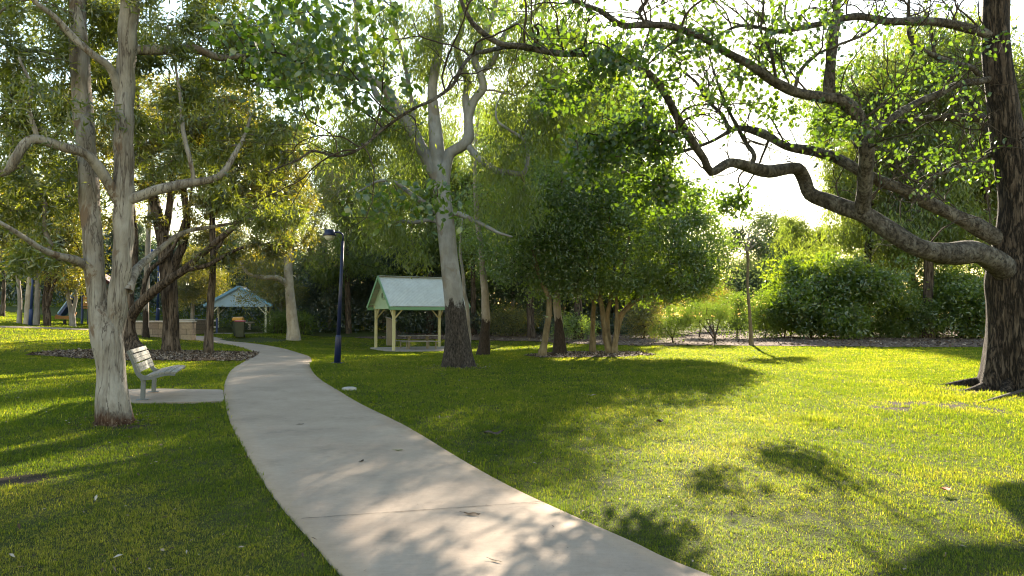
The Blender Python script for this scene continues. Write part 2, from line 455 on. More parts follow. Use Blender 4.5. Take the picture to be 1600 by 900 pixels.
        for k in rg.choice(idx, n):
            pk = s.par[k] if s.par[k] >= 0 else k
            tan = s.P[k] - s.P[pk]; tan /= np.linalg.norm(tan) + 1e-9
            d = rg.normal(0, 1, 3); d -= tan * d.dot(tan); d[2] = abs(d[2]) * .8 + up; d /= np.linalg.norm(d)
            walk(s.P[k].copy(), d + tan * .4, length * rg.uniform(.5, 1.3), min(r0 * rg.uniform(.6, 1.2), fix[k] * .6), 0)
    def strung(s, tips, back):
        """leaf centres walking back from each tip along its own twig"""
        C = []
        for k, t in tips:
            i = k; C.append(t)
            for _ in range(back):
                j = s.par[i]
                if j < 0 or s.fix[j] > 0: break
                C.append((s.P[i] + s.P[j]) / 2); C.append(s.P[j]); i = j
        return [(0, c) for c in C]
    def crown(s, mat, n, sig, L, Wd, droop=.4, zlow=0, fine=False, keep=1.0, back=0, part='crown'):
        C = np.array([t for _, t in s.tips])
        if keep < 1: C = C[s.rng.uniform(0, 1, len(C)) < keep]
        if back:  # also clothe the branch just behind each tip
            ex = []
            for (k, i0, m) in s.paths:
                for j in range(max(0, m - 1 - back), m - 1): ex.append(s.P[i0 + j])
            if ex: C = np.vstack([C, np.array(ex)])
        V, Q, T, r = leaves(C, s.rng, n, sig, L, Wd, droop, zlow, fine=fine)
        return mesh_np(part, V - s.base, [Q, T], mat, {'rnd': r}, smooth=False, parent=s.root)

# ------------------------------------------------------------------ box / beam helper for made things
class BM:
    def __init__(s): s.bm = bmesh.new()
    def box(s, c, size, R=None, bev=0.0):
        r = bmesh.ops.create_cube(s.bm, size=1.0)
        vs = r['verts']
        M = Matrix.Translation(Vector([float(v) for v in c])) @ (R.to_4x4() if R is not None else Matrix.Identity(4)) @ Matrix.Diagonal((*[float(v) for v in size], 1))
        bmesh.ops.transform(s.bm, matrix=M, verts=vs)
        if bev:
            es = list({e for v in vs for e in v.link_edges})
            bmesh.ops.bevel(s.bm, geom=es, offset=bev, segments=2, affect='EDGES', profile=.5)
        return s
    def beam(s, p, q, w, h, bev=0.0, upv=(0, 0, 1)):
        p = Vector([float(v) for v in p]); q = Vector([float(v) for v in q])
        x = (q - p).normalized(); u = Vector(upv)
        if abs(x.dot(u)) > .98: u = Vector((0, 1, 0))
        y = u.cross(x).normalized(); z = x.cross(y)
        R = Matrix((x, y, z)).transposed()
        return s.box((p + q) / 2, ((q - p).length, w, h), R, bev)
    def tube(s, P, R, seg=12):
        V, Q, T = tube(P, R, seg, tipk=.03)
        vs = [s.bm.verts.new(v) for v in V]
        for f in list(Q) + list(T):
            try: s.bm.faces.new([vs[i] for i in f])
            except ValueError: pass
        try: s.bm.faces.new([vs[i] for i in range(seg)][::-1])
        except ValueError: pass
        return s
    def prism(s, poly, axis, d):
        """extrude a closed polygon (list of 3-vectors) by vector d"""
        a = [s.bm.verts.new(p) for p in poly]; b = [s.bm.verts.new(Vector(p) + Vector(d)) for p in poly]
        s.bm.faces.new(a[::-1]); s.bm.faces.new(b)
        for i in range(len(a)):
            j = (i + 1) % len(a); s.bm.faces.new([a[i], a[j], b[j], b[i]])
        return s
    def build(s, name, mat, parent=None, smooth=False, loc=None):
        bmesh.ops.recalc_face_normals(s.bm, faces=s.bm.faces)
        me = bpy.data.meshes.new(name); s.bm.to_mesh(me); s.bm.free()
        me.materials.append(mat)
        for p in me.polygons: p.use_smooth = smooth
        o = bpy.data.objects.new(name, me); COL.objects.link(o)
        if parent is not None: o.parent = parent
        if loc is not None: o.location = loc
        return o

# ================================================================== SETTING
rng0 = np.random.default_rng(7)
_lat = np.random.default_rng(99).uniform(0, 1, (256, 256))
def vnoise(x, y, sc):
    x = np.asarray(x) / sc; y = np.asarray(y) / sc
    xi = np.floor(x).astype(int); yi = np.floor(y).astype(int); fx = x - xi; fy = y - yi
    fx = fx * fx * (3 - 2 * fx); fy = fy * fy * (3 - 2 * fy)
    g = lambda i, j: _lat[i & 255, j & 255]
    return (g(xi, yi) * (1 - fx) + g(xi + 1, yi) * fx) * (1 - fy) + (g(xi, yi + 1) * (1 - fx) + g(xi + 1, yi + 1) * fx) * fy
def fbm(x, y, sc):
    return .5 * vnoise(x, y, sc) + .3 * vnoise(x + 31, y + 17, sc * .47) + .2 * vnoise(x + 7, y + 71, sc * .21)

def pip(x, y, poly):
    x = np.asarray(x); y = np.asarray(y); ins = np.zeros(x.shape, bool)
    n = len(poly)
    for i in range(n):
        x1, y1 = poly[i][:2]; x2, y2 = poly[(i + 1) % n][:2]
        if y1 == y2: continue
        c = ((y1 > y) != (y2 > y)) & (x < (x2 - x1) * (y - y1) / (y2 - y1) + x1)
        ins ^= c
    return ins

# footpath edges traced on the ground
PL = [(530, 900), (490, 852), (443, 800), (408, 750), (375, 692), (356, 650), (350, 615), (353, 595), (366, 576), (390, 561), (396, 554), (392, 549), (375, 543), (345, 537.5), (300, 531.5), (230, 524.5), (140, 517), (60, 514), (0, 512.5), (-120, 510)]
PR = [(1085, 900), (985, 855), (880, 806), (790, 763), (705, 713), (620, 662), (548, 625), (505, 598), (487, 580), (484, 570), (487, 564), (478, 556), (445, 546), (400, 538), (345, 529.5), (250, 521), (150, 514.5), (60, 511.5), (0, 510), (-120, 507)]
Lw = [gnd(*p) for p in PL]; Rw = [gnd(*p) for p in PR]
Lw = [Lw[0] + np.array([1.9, -2.9, 0]), Lw[0] + np.array([.85, -1.35, 0])] + Lw
Rw = [Rw[0] + np.array([2.2, -2.9, 0]), Rw[0] + np.array([1.0, -1.35, 0])] + Rw
def catn(P, n):
    P = np.asarray(P, float); E = np.vstack([2 * P[0] - P[1], P, 2 * P[-1] - P[-2]]); out = []
    for i in range(len(P) - 1):
        a, b, c, d = E[i:i + 4]; t = (np.arange(n) / n)[:, None]
        out.append(0.5 * (2 * b + (c - a) * t + (2 * a - 5 * b + 4 * c - d) * t ** 2 + (3 * b - a - 3 * c + d) * t ** 3))
    return np.vstack(out + [P[-1:]])
Lw = catn(Lw, 12); Rw = catn(Rw, 12)                     # the two edges stay paired joint by joint
PATH_POLY = np.vstack([Lw[:, :2], Rw[::-1, :2]])
PAD_POLY = np.array([gnd(*p)[:2] for p in [(178, 611.5), (250, 610), (345, 611.5), (349, 613), (350, 629), (345, 630), (250, 632.5), (178, 633)]])
MULCH1 = np.array([gnd(*p)[:2] for p in [(42, 555), (70, 550), (150, 547), (250, 548.5), (330, 550), (405, 552), (397, 559), (385, 565), (300, 565), (200, 564), (100, 559)]])
MULCH2 = np.array([gnd(*p)[:2] for p in [(560, 529), (700, 531), (830, 533.5), (930, 539), (1000, 541), (1180, 541), (1400, 543), (1560, 543), (1700, 543), (1700, 520), (1300, 516), (1000, 516), (560, 519)]])
MULCH3 = np.array([gnd(*p)[:2] for p in [(818, 556), (870, 551), (930, 550), (1000, 550.5), (1025, 555), (960, 559), (850, 560)]])

# soil patches: (x, y, radius)
SOIL = [(*gnd(175, 668)[:2], .5, .3), (*gnd(1455, 633)[:2], .9, .45), (*gnd(1400, 637)[:2], .7, .25), (*gnd(1530, 640)[:2], .5, .3), (*gnd(30, 752)[:2], .38, .16),
        (*gnd(180, 668)[:2], .55, .35), (*gnd(1580, 615)[:2], 1.2, .8), (*gnd(715, 575)[:2], .9, .7)]
def soil(x, y):
    v = np.zeros_like(np.asarray(x, float))
    for (a, b, rx, ry) in SOIL:
        v = np.maximum(v, np.exp(-(((x - a) / rx) ** 2 + ((y - b) / (ry * 1.6)) ** 2)))
    return v * np.clip(2.6 * (fbm(x, y, .42) - .22), .05, 1.15)

def graded(lo, hi, a, b, fine):
    o = [lo]; 
    core = np.arange(a, b + 1e-6, fine)
    left = [a]; s = fine
    while left[-1] > lo: s *= 1.22; left.append(left[-1] - s)
    right = [b]; s = fine
    while right[-1] < hi: s *= 1.22; right.append(right[-1] + s)
    return np.array(left[::-1][:-1] + list(core) + right[1:])
gx = graded(-220, 220, -15, 15, .16); gy = graded(-30, 340, 2.5, 22, .16)
XX, YY = np.meshgrid(gx, gy); HH = hgt(XX, YY)
nx, ny = len(gx), len(gy)
ii = (np.arange(ny - 1)[:, None] * nx + np.arange(nx - 1)[None, :]).ravel()
Q = np.stack([ii, ii + 1, ii + nx + 1, ii + nx], -1)

m, nt, out = newmat('ground_thatch')
v = ocoord(nt)
a_s = nd(nt, 'ShaderNodeAttribute', {'attribute_name': 'soil'}).outputs['Fac']
n_f = noise(nt, v, 30, 8, .75); n_m = noise(nt, v, 1.1, 6, .65); n_l = noise(nt, v, .12, 4, .6)
green = ramp(nt, n_f, [(.3, (.018, .024, .006)), (.5, (.05, .066, .015)), (.72, (.11, .13, .032))])
straw = ramp(nt, n_f, [(.3, (.030, .026, .011)), (.5, (.08, .075, .028)), (.72, (.16, .15, .065))])
c = mixc(nt, ramp(nt, n_m, [(.42, (0, 0, 0)), (.68, (.8, .8, .8))]), green, straw)
earth = ramp(nt, noise(nt, v, 45, 8, .7), [(.3, (.018, .013, .009)), (.55, (.06, .043, .031)), (.75, (.13, .10, .08))])
c = mixc(nt, ramp(nt, a_s, [(.28, (0, 0, 0)), (.5, (1, 1, 1))]), c, earth)
princ(nt, out, c, .95, .1, n_f, .9, .04)
M_GROUND = m
g = mesh_np('ground', np.stack([XX, YY, HH], -1).reshape(-1, 3), [Q], M_GROUND, {'soil': soil(XX.ravel(), YY.ravel())})
tag(g, 'green park lawn with worn patches and a dip by the green shelter', 'ground', kind='structure')

# concrete
def concrete(name, c0, c1):
    m, nt, out = newmat(name)
    v = ocoord(nt)
    n1 = noise(nt, v, .9, 6, .65); n2 = noise(nt, v, 14, 8, .7); n3 = noise(nt, v, 160, 3, .6)
    br = noise(nt, nd(nt, 'ShaderNodeMapping', None, Vector=nd(nt, 'ShaderNodeTexCoord').outputs['Object'], Rotation=(0, 0, -.6), Scale=(1, 14, 1)).outputs[0], 5, 5, .6)
    f = math_n(nt, 'ADD', math_n(nt, 'MULTIPLY', n1, .55), math_n(nt, 'ADD', math_n(nt, 'MULTIPLY', n2, .28), math_n(nt, 'MULTIPLY', br, .17)))
    c = ramp(nt, f, [(.30, c0), (.62, c1)])
    spk = ramp(nt, n3, [(.28, (.55, .52, .5)), (.40, (1, 1, 1)), (.66, (1, 1, 1)), (.78, (1.18, 1.16, 1.12))])
    c = mixc(nt, .8, c, spk, 'MULTIPLY')
    st = noise(nt, v, 1.7, 7, .75)
    c = mixc(nt, ramp(nt, st, [(.54, (0, 0, 0)), (.70, (.6, .6, .6))]), c, (.20, .16, .125))
    sp2 = noise(nt, v, 38, 3, .6, .5)
    c = mixc(nt, ramp(nt, sp2, [(.24, (.7, .7, .7)), (.31, (0, 0, 0))]), c, (.12, .095, .075))
    princ(nt, out, c, .88, .25, math_n(nt, 'ADD', n3, math_n(nt, 'MULTIPLY', n2, .8)), .25, .006)
    return m
M_PATH = concrete('concrete_path', (.25, .19, .145), (.39, .31, .24))
M_SLAB = concrete('concrete_slab', (.30, .26, .23), (.44, .39, .35))

def ribbon(name, A, B, mat, n, cross, th=.045, gaps=()):
    n = len(A); acc = Acc(); cuts = [0] + sorted(gaps) + [n - 1]
    for a, b in zip(cuts[:-1], cuts[1:]):
        Pa, Pb = A[a:b + 1].copy(), B[a:b + 1].copy()
        if a != 0:
            Pa[0] += (Pa[1] - Pa[0]) / np.linalg.norm(Pa[1] - Pa[0]) * .006; Pb[0] += (Pb[1] - Pb[0]) / np.linalg.norm(Pb[1] - Pb[0]) * .006
        t = np.linspace(0, 1, cross)[None, :, None]
        G = Pa[:, None, :] * (1 - t) + Pb[:, None, :] * t
        z = hgt(G[..., 0], G[..., 1]) + th
        Gt = np.concatenate([G[..., :2], z[..., None]], -1)
        e = Gt.copy(); e[:, [0, -1], 2] -= .008                     # arrissed edge
        skL = Gt[:, :1].copy(); skL[..., 2] -= .2; skR = Gt[:, -1:].copy(); skR[..., 2] -= .2
        G2 = np.concatenate([skL, e, skR], 1); r, c = G2.shape[:2]
        k = (np.arange(r - 1)[:, None] * c + np.arange(c - 1)[None, :]).ravel()
        acc.add(G2.reshape(-1, 3), np.stack([k, k + 1, k + c + 1, k + c], -1))
        for row, fl in ((0, 1), (r - 1, 0)):                        # end faces of the slab
            top = G2[row, 1:-1]; bot = top.copy(); bot[:, 2] -= .2
            kk = np.arange(len(top) - 1); m_ = len(top)
            acc.add(np.vstack([top, bot]), np.stack([kk, kk + 1, kk + 1 + m_, kk + m_], -1))
    return acc.build(name, mat)
NPATH = 260
path = ribbon('footpath', Lw, Rw, M_PATH, NPATH, 9, .04, gaps=())
tag(path, 'pale concrete footpath curving away through the lawn', 'path', kind='structure')
# sawn joint across the path (a groove filled with dirt, a few millimetres wide)
m, nt, out = newmat('dirt_joint'); princ(nt, out, (.05, .04, .03), .95, .1); M_JOINT = m
def joint(px0, px1):
    p, q = gnd(*px0), gnd(*px1); acc = Acc(); d = (q - p); d /= np.linalg.norm(d); s_ = np.array([-d[1], d[0], 0])
    n = 40; t = np.linspace(0, 1, n)[:, None]; C = p + (q - p) * t; w = (.002 + .0025 * rng0.uniform(0, 1, (n, 1))) 
    C = C + s_ * rng0.normal(0, .002, (n, 1))
    V = np.concatenate([C + s_ * w, C - s_ * w]); V[:, 2] = hgt(V[:, 0], V[:, 1]) + .0445
    k = np.arange(n - 1); acc.add(V, np.stack([k, k + 1, k + 1 + n, k + n], -1)); return acc
ja = joint((471, 822), (846, 792)); jb = joint((366, 676), (652, 681)); 
jo = ja.build('path_joint', M_JOINT); tag(jo, 'thin dark control joint across the near footpath', 'path joint', kind='structure')

def patch(name, poly, mat, cell, z, label, cat, edge=.12, kind='structure'):
    lo = poly.min(0) - cell; hi = poly.max(0) + cell
    xs = np.arange(lo[0], hi[0], cell); ys = np.arange(lo[1], hi[1], cell)
    X, Y = np.meshgrid(xs, ys); X = X + 0; 
    cx = X[:-1, :-1] + cell / 2; cy_ = Y[:-1, :-1] + cell / 2
    wx = cx + (fbm(cx, cy_, .8) - .5) * edge * 4; wy = cy_ + (fbm(cx + 50, cy_, .8) - .5) * edge * 4
    keep = pip(wx, wy, poly).ravel()
    n = len(xs); k = (np.arange(len(ys) - 1)[:, None] * n + np.arange(n - 1)[None, :]).ravel()[keep]
    Qq = np.stack([k, k + 1, k + n + 1, k + n], -1)
    V = np.stack([X, Y, hgt(X, Y) + z + .02 * fbm(X, Y, .4)], -1).reshape(-1, 3)
    us = np.unique(Qq); mp = np.full(len(V), -1); mp[us] = np.arange(len(us))
    o = mesh_np(name, V[us], [mp[Qq]], mat); tag(o, label, cat, kind=kind); return o
m, nt, out = newmat('mulch'); v = ocoord(nt)
n1 = noise(nt, v, 26, 8, .8); n2 = noise(nt, v, 1.2, 4, .6)
c = ramp(nt, n1, [(.3, (.035, .022, .016)), (.5, (.15, .10, .075)), (.7, (.34, .26, .20))])
c = mixc(nt, ramp(nt, n2, [(.4, (0, 0, 0)), (.7, (.6, .6, .6))]), c, (.10, .075, .06))
princ(nt, out, c, .95, .1, n1, 1.0, .05); M_MULCH = m
patch('mulch_bed', MULCH1, M_MULCH, .22, .025, 'brown bark mulch bed around the curved trunks beside the path bend', 'mulch bed')
patch('mulch_bed', MULCH2, M_MULCH, .45, .03, 'long grey brown mulch strip along the back edge of the lawn', 'mulch bed')
patch('mulch_bed', MULCH3, M_MULCH, .2, .02, 'small mulch island under the dense round trees', 'mulch bed')
pad_v = np.array([[*p, float(hgt(*p)) + .036] for p in PAD_POLY])
bmx = BM(); bmx.prism([Vector(p) - Vector((0, 0, .15)) for p in pad_v], None, (0, 0, .15))
tag(bmx.build('bench_pad', M_PATH), 'concrete slab under the bench joining the footpath', 'slab', kind='structure')

def chips(polys, n, name, label, stops, size, cat, z=.03, seed=5, extent=None):
    r = np.random.default_rng(seed); pts = []
    for poly, k in zip(polys, n):
        lo, hi = poly.min(0), poly.max(0); q = r.uniform(lo, hi, (k * 3, 2)); q = q[pip(q[:, 0], q[:, 1], poly)][:k]; pts.append(q)
    p = np.vstack(pts); M = len(p)
    a = r.normal(0, 1, (M, 3)); a[:, 2] *= .35; a /= np.linalg.norm(a, axis=1)[:, None]
    w = np.cross(a, r.normal(0, .3, (M, 3)) + [0, 0, 1]); w /= np.linalg.norm(w, axis=1)[:, None]
    L = (size * r.uniform(.4, 1.5, M))[:, None]
    dist = np.hypot(p[:, 0], p[:, 1]); L = L * np.clip(dist / 22, .6, 1.8)[:, None]
    C = np.stack([p[:, 0], p[:, 1], hgt(p[:, 0], p[:, 1]) + z + r.uniform(0, .02, M)], 1)
    V = np.stack([C - a * L - w * L * .25, C + a * L * .9 - w * L * .35, C + a * L + w * L * .3, C - a * L * .8 + w * L * .3], 1).reshape(-1, 3)
    mm, nt, out = newmat(name); at_ = nd(nt, 'ShaderNodeAttribute', {'attribute_name': 'rnd'}).outputs['Fac']
    princ(nt, out, ramp(nt, at_, stops), .9, .15)
    o = mesh_np(name, V, [np.arange(M)[:, None] * 4 + np.array([[0, 1, 2, 3]])], mm, {'rnd': np.repeat(r.uniform(0, 1, M), 4)}, smooth=False)
    tag(o, label, cat, kind='stuff'); return o
chips([MULCH1, MULCH2, MULCH3], [14000, 16000, 3000], 'bark_mulch', 'loose bark chips scattered over the mulch beds',
      [(0, (.03, .02, .014)), (.5, (.16, .11, .08)), (1, (.36, .29, .23))], .05, 'mulch')

# lawn litter
LAWN = np.array([[-14, 4], [14, 4], [14, 30], [-14, 30]], float)
def litter(n, seed):
    r = np.random.default_rng(seed); Y = 4 + 22 * r.uniform(0, 1, n) ** 1.6; X = r.uniform(-.8, .8, n) * (Y + 2)
    k = ~pip(X, Y, PATH_POLY) | (r.uniform(0, 1, n) < .06)
    return np.stack([X[k], Y[k]], 1)
lp = litter(1700, 3)
_r = np.random.default_rng(31)
for (cx_, cy_), rad, k in ((gnd(180, 660)[:2], .55, 150), (gnd(1583, 612)[:2], 1.7, 420), (gnd(716, 574)[:2], 1.1, 260)):
    a_ = _r.uniform(0, 6.283, k); q_ = rad * np.sqrt(_r.uniform(.1, 1.4, k)); lp = np.vstack([lp, np.stack([cx_ + q_ * np.cos(a_), cy_ + q_ * np.sin(a_)], 1)])
r = np.random.default_rng(4); M_ = len(lp)
a = r.normal(0, 1, (M_, 3)); a[:, 2] *= .3; a /= np.linalg.norm(a, axis=1)[:, None]
w = np.cross(a, r.normal(0, .35, (M_, 3)) + [0, 0, 1]); w /= np.linalg.norm(w, axis=1)[:, None]
L = (r.uniform(.007, .030, M_))[:, None]; onp = pip(lp[:, 0], lp[:, 1], PATH_POLY); L[onp] *= .45
C = np.stack([lp[:, 0], lp[:, 1], hgt(lp[:, 0], lp[:, 1]) + np.where(onp, .047, .045) + r.uniform(0, .01, M_) * ~onp], 1)
wd = r.uniform(.2, .45, M_)[:, None]; up = np.array([0, 0, 1.])
V = np.stack([C - a * L, C + w * L * wd + up * L * .25, C + a * L, C - w * L * wd + up * L * .12], 1).reshape(-1, 3)
mm, nt, out = newmat('dead_leaf'); at_ = nd(nt, 'ShaderNodeAttribute', {'attribute_name': 'rnd'}).outputs['Fac']
princ(nt, out, ramp(nt, at_, [(0, (.03, .02, .013)), (.4, (.12, .075, .04)), (.7, (.26, .20, .13)), (1, (.42, .38, .32))]), .8, .3); M_DEAD = mm
o = mesh_np('leaf_litter', V, [np.arange(M_)[:, None] * 4 + np.array([[0, 1, 2, 3]])], mm, {'rnd': np.repeat(r.uniform(0, 1, M_), 4)}, smooth=False)
tag(o, 'small dry leaves and bark flakes scattered over the lawn and path', 'leaf litter', kind='stuff')

# ------------------------------------------------------------------ grass blades
def grass_mat():
    m, nt, out = newmat('grass_blade')
    a = nd(nt, 'ShaderNodeAttribute', {'attribute_name': 'rnd'}).outputs['Fac']
    h = nd(nt, 'ShaderNodeAttribute', {'attribute_name': 'hgt'}).outputs['Fac']
    c = ramp(nt, a, [(0, (.020, .037, .008)), (.35, (.037, .059, .011)), (.62, (.060, .077, .016)), (.8, (.090, .094, .030)), (1, (.15, .14, .075))])
    d = nd(nt, 'ShaderNodeBsdfDiffuse', None, Color=c)
    t = nd(nt, 'ShaderNodeBsdfTranslucent', None, Color=mixc(nt, 1, c, (5.8, 5.4, .75), 'MULTIPLY'))
    mx = nd(nt, 'ShaderNodeMixShader', None, i0=.62, i1=d.outputs[0], i2=t.outputs[0])
    g = nd(nt, 'ShaderNodeBsdfGlossy', None, Color=(1, 1, 1, 1), Roughness=.5)
    mg = nd(nt, 'ShaderNodeMixShader', None, i0=.014, i1=mx.outputs[0], i2=g.outputs[0])
    nt.links.new(mg.outputs[0], out.inputs[0]); return m
M_GRASS = grass_mat()
def grass():
    r = np.random.default_rng(21); Ps = []; SCL = []
    edges = np.geomspace(2.9, 62, 40)
    for a, b in zip(edges[:-1], edges[1:]):
        Y = (a + b) / 2; wdt = 1.56 * Y + 3.0
        if Y > 40: wdt *= 1.0
        dens = 14000 * (4 / max(Y, 4)) ** 1.55
        n = int(dens * wdt * (b - a))
        nt_ = max(1, n // 4)
        tx = r.uniform(-wdt / 2, wdt / 2, nt_); ty = r.uniform(a, b, nt_)
        x = np.repeat(tx, 4) + r.normal(0, .013 * max(1, Y / 7), nt_ * 4); y = np.repeat(ty, 4) + r.normal(0, .013 * max(1, Y / 7), nt_ * 4)
        Ps.append(np.stack([x, y], 1)); SCL.append(np.full(len(x), max(1, Y / 5.0) ** .8))
    P = np.vstack(Ps); sc = np.concatenate(SCL)
    x, y = P[:, 0], P[:, 1]
    j = .02
    ej = .006 + .05 * np.clip(fbm(x + 3, y + 9, .5) - .35, 0, 1)
    keep = ~pip(x + r.normal(0, 1, len(x)) * ej, y + r.normal(0, 1, len(x)) * ej, PATH_POLY) & ~pip(x, y, PAD_POLY)
    for mu in (MULCH1, MULCH2, MULCH3): keep &= ~pip(x, y, mu) | (r.uniform(0, 1, len(x)) < .015)
    so = soil(x, y); dn = .6 * fbm(x, y, .45) + .4 * fbm(x + 5, y + 3, .16)
    keep &= r.uniform(0, 1, len(x)) > np.clip(so * 2.2 - .35, 0, .97)
    keep &= r.uniform(0, 1, len(x)) < .45 + 1.1 * dn
    for (c, rad) in TREE_BASES: keep &= np.hypot(x - c[0], y - c[1]) > rad
    x, y, sc, so, dn = x[keep], y[keep], sc[keep], so[keep], dn[keep]; N = len(x)
    big = fbm(x + 11, y + 5, 2.2); mid = fbm(x, y + 40, .6)
    hgt_b = (.016 + .022 * r.uniform(0, 1, N) ** 1.5) * np.clip(.15 + 1.7 * dn, .4, 1.7) * np.clip(sc, 1, 1.9)
    edge = np.zeros(N, bool)
    for ex, ey in ((.07, 0), (-.07, 0), (0, .07), (0, -.07)): edge |= pip(x + ex, y + ey, PATH_POLY)
    hgt_b *= 1 + .9 * edge * r.uniform(0, 1, N)
    for (tx, ty), tr in ((gnd(1475, 622)[:2], .5), (gnd(1535, 617)[:2], .45), (gnd(1440, 612)[:2], .4), (gnd(700, 578)[:2], .4), (gnd(1290, 660)[:2], .5), (gnd(840, 800)[:2], .3)):
        hgt_b *= 1 + 1.1 * np.exp(-((x - tx) ** 2 + (y - ty) ** 2) / tr ** 2)
    tall = (r.uniform(0, 1, N) < .02); hgt_b[tall] *= 1.8
    wd = .00125 * sc ** 1.35 * r.uniform(.7, 1.3, N)
    th = r.uniform(0, 6.283, N); dx, dy = np.cos(th), np.sin(th)
    ln = r.uniform(.2, 1.5, N)
    z0 = hgt(x, y) - .004
    px_, py_ = -dy, dx
    b = np.stack([x, y, z0], 1); side = np.stack([px_, py_, np.zeros(N)], 1) * wd[:, None]
    lean = np.stack([dx, dy, np.zeros(N)], 1)
    mid_ = b + lean * (hgt_b * ln * .35)[:, None] + np.array([0, 0, 1.]) * (hgt_b * (.68 - .12 * ln))[:, None]
    tip = b + lean * (hgt_b * ln)[:, None] + np.array([0, 0, 1.]) * (hgt_b * (1.05 - .45 * ln))[:, None]
    V = np.stack([b - side, b + side, mid_ - side * .8, mid_ + side * .8, tip], 1).reshape(-1, 3)
    k = np.arange(N)[:, None] * 5
    drymap = sm(.50, .68, big) * .14 + sm(.45, .7, mid) * .12
    right = sm(-.5, 2.0, x - .02 * y) * sm(22, 7, y)            # near lawn right of the path: more straw, sunlit yellow put into the colour
    rn = np.clip(r.uniform(0, .52, N) + drymap + right * .08 * (.5 + mid) + (r.uniform(0, 1, N) < .10 + .05 * right) * r.uniform(.25, .5, N) + np.clip(so, 0, .6) * .3, 0, 1)
    rn = np.clip(rn + sm(9.5, 5.5, y) * sm(-.5, -2, x) * (.10 + .42 * sm(.38, .62, big)) * r.uniform(.2, 1, N), 0, 1)
    far = sm(9, 24, y); rn = np.clip(rn * (1 + .12 * far) + .10 * far, 0, 1)  # distant blades tinted yellower, backlit glow put into their colour
    o = mesh_np('lawn_grass', V, [k + np.array([[0, 1, 3, 2]]), k + np.array([[2, 3, 4]])], M_GRASS,
                {'rnd': np.repeat(rn, 5), 'hgt': np.tile(np.array([0, 0, .6, .6, 1]), N)}, smooth=False)
    tag(o, 'short green lawn grass with straw coloured patches', 'grass', kind='stuff'); print('blades', N)

# ================================================================== MADE THINGS
M_GREENPAINT = paint('paint_mint', (.40, .55, .38), .5, .08)
M_GREENDARK = paint('paint_green', (.19, .38, .22), .45, .08)
M_CREAM = paint('paint_cream', (.60, .56, .32), .55, .12)
M_PALECREAM = paint('paint_pale_cream', (.66, .66, .52), .55, .12)
M_BLUEPALE = paint('paint_sky_blue', (.34, .50, .66), .5, .08)
M_BLUETRIM = paint('paint_blue', (.16, .36, .55), .45, .08)
M_ROOF = paint('roof_sheet', (.60, .60, .51), .36, .12, 1.5, .25)
M_ROOFBLUE = paint('roof_sheet_blue', (.46, .54, .62), .4, .12, 1.5, .2)
M_NAVY = paint('paint_navy', (.010, .018, .065), .35, .10)
M_BLUE = paint('paint_bright_blue', (.022, .048, .15), .4, .10)
M_GALV = paint('galvanised', (.38, .37, .36), .45, .15, 5, .5)
M_WEATHER = None
m, nt, out = newmat('weathered_timber')
v = ocoord(nt, (6, 1, 6)); n1 = noise(nt, v, 9, 8, .7); n2 = noise(nt, ocoord(nt), 2.2, 5, .6)
c = ramp(nt, n1, [(.3, (.13, .125, .11)), (.5, (.27, .26, .235)), (.7, (.38, .37, .34))])
c = mixc(nt, ramp(nt, n2, [(.5, (0, 0, 0)), (.75, (.6, .6, .6))]), c, (.19, .20, .15))
princ(nt, out, c, .8, .25, n1, .5, .01); M_WEATHER = m
M_BENCHMETAL = paint('bench_casting', (.155, .17, .175), .5, .15, 6, .1)
m, nt, out = newmat('sandstone'); v = ocoord(nt)
br = nd(nt, 'ShaderNodeTexBrick', {'offset': .5}, Vector=nd(nt, 'ShaderNodeMapping', None, Vector=nd(nt, 'ShaderNodeTexCoord').outputs['Object'], Rotation=(math.radians(90), 0, 0)).outputs[0],
        Color1=(.36, .29, .22, 1), Color2=(.27, .21, .17, 1), Mortar=(.13, .11, .09, 1), Scale=1.0)
br.inputs['Brick Width'].default_value = .62; br.inputs['Row Height'].default_value = .32; br.inputs['Mortar Size'].default_value = .012
n1 = noise(nt, v, 7, 8, .7)
c = mixc(nt, .55, br.outputs[0], ramp(nt, n1, [(.3, (.45, .4, .36)), (.7, (1.25, 1.15, 1.05))]), 'MULTIPLY')
princ(nt, out, c, .9, .2, n1, .6, .03); M_STONE = m
M_CAP = concrete('stone_cap', (.36, .33, .30), (.50, .47, .43))
def plain(name, col, rough=.5): return paint(name, col, rough, .10, 4)
M_BINGREEN = plain('bin_green', (.055, .065, .038)); M_BINDARK = plain('bin_dark', (.03, .045, .025)); M_RED = plain('lid_red', (.36, .06, .07)); M_YELLOW = plain('lid_yellow', (.60, .30, .05))
M_ORANGE = plain('play_orange', (.36, .17, .05)); M_MAROON = plain('play_maroon', (.08, .022, .03)); M_BLACK = plain('rubber', (.015, .015, .015))
M_LENS = plain('lamp_lens', (.62, .60, .45), .25)
M_POST = paint('old_timber', (.28, .24, .17), .8, .15, 6)

def V3(p, z=0.0): return Vector((float(p[0]), float(p[1]), float(p[2]) + z))

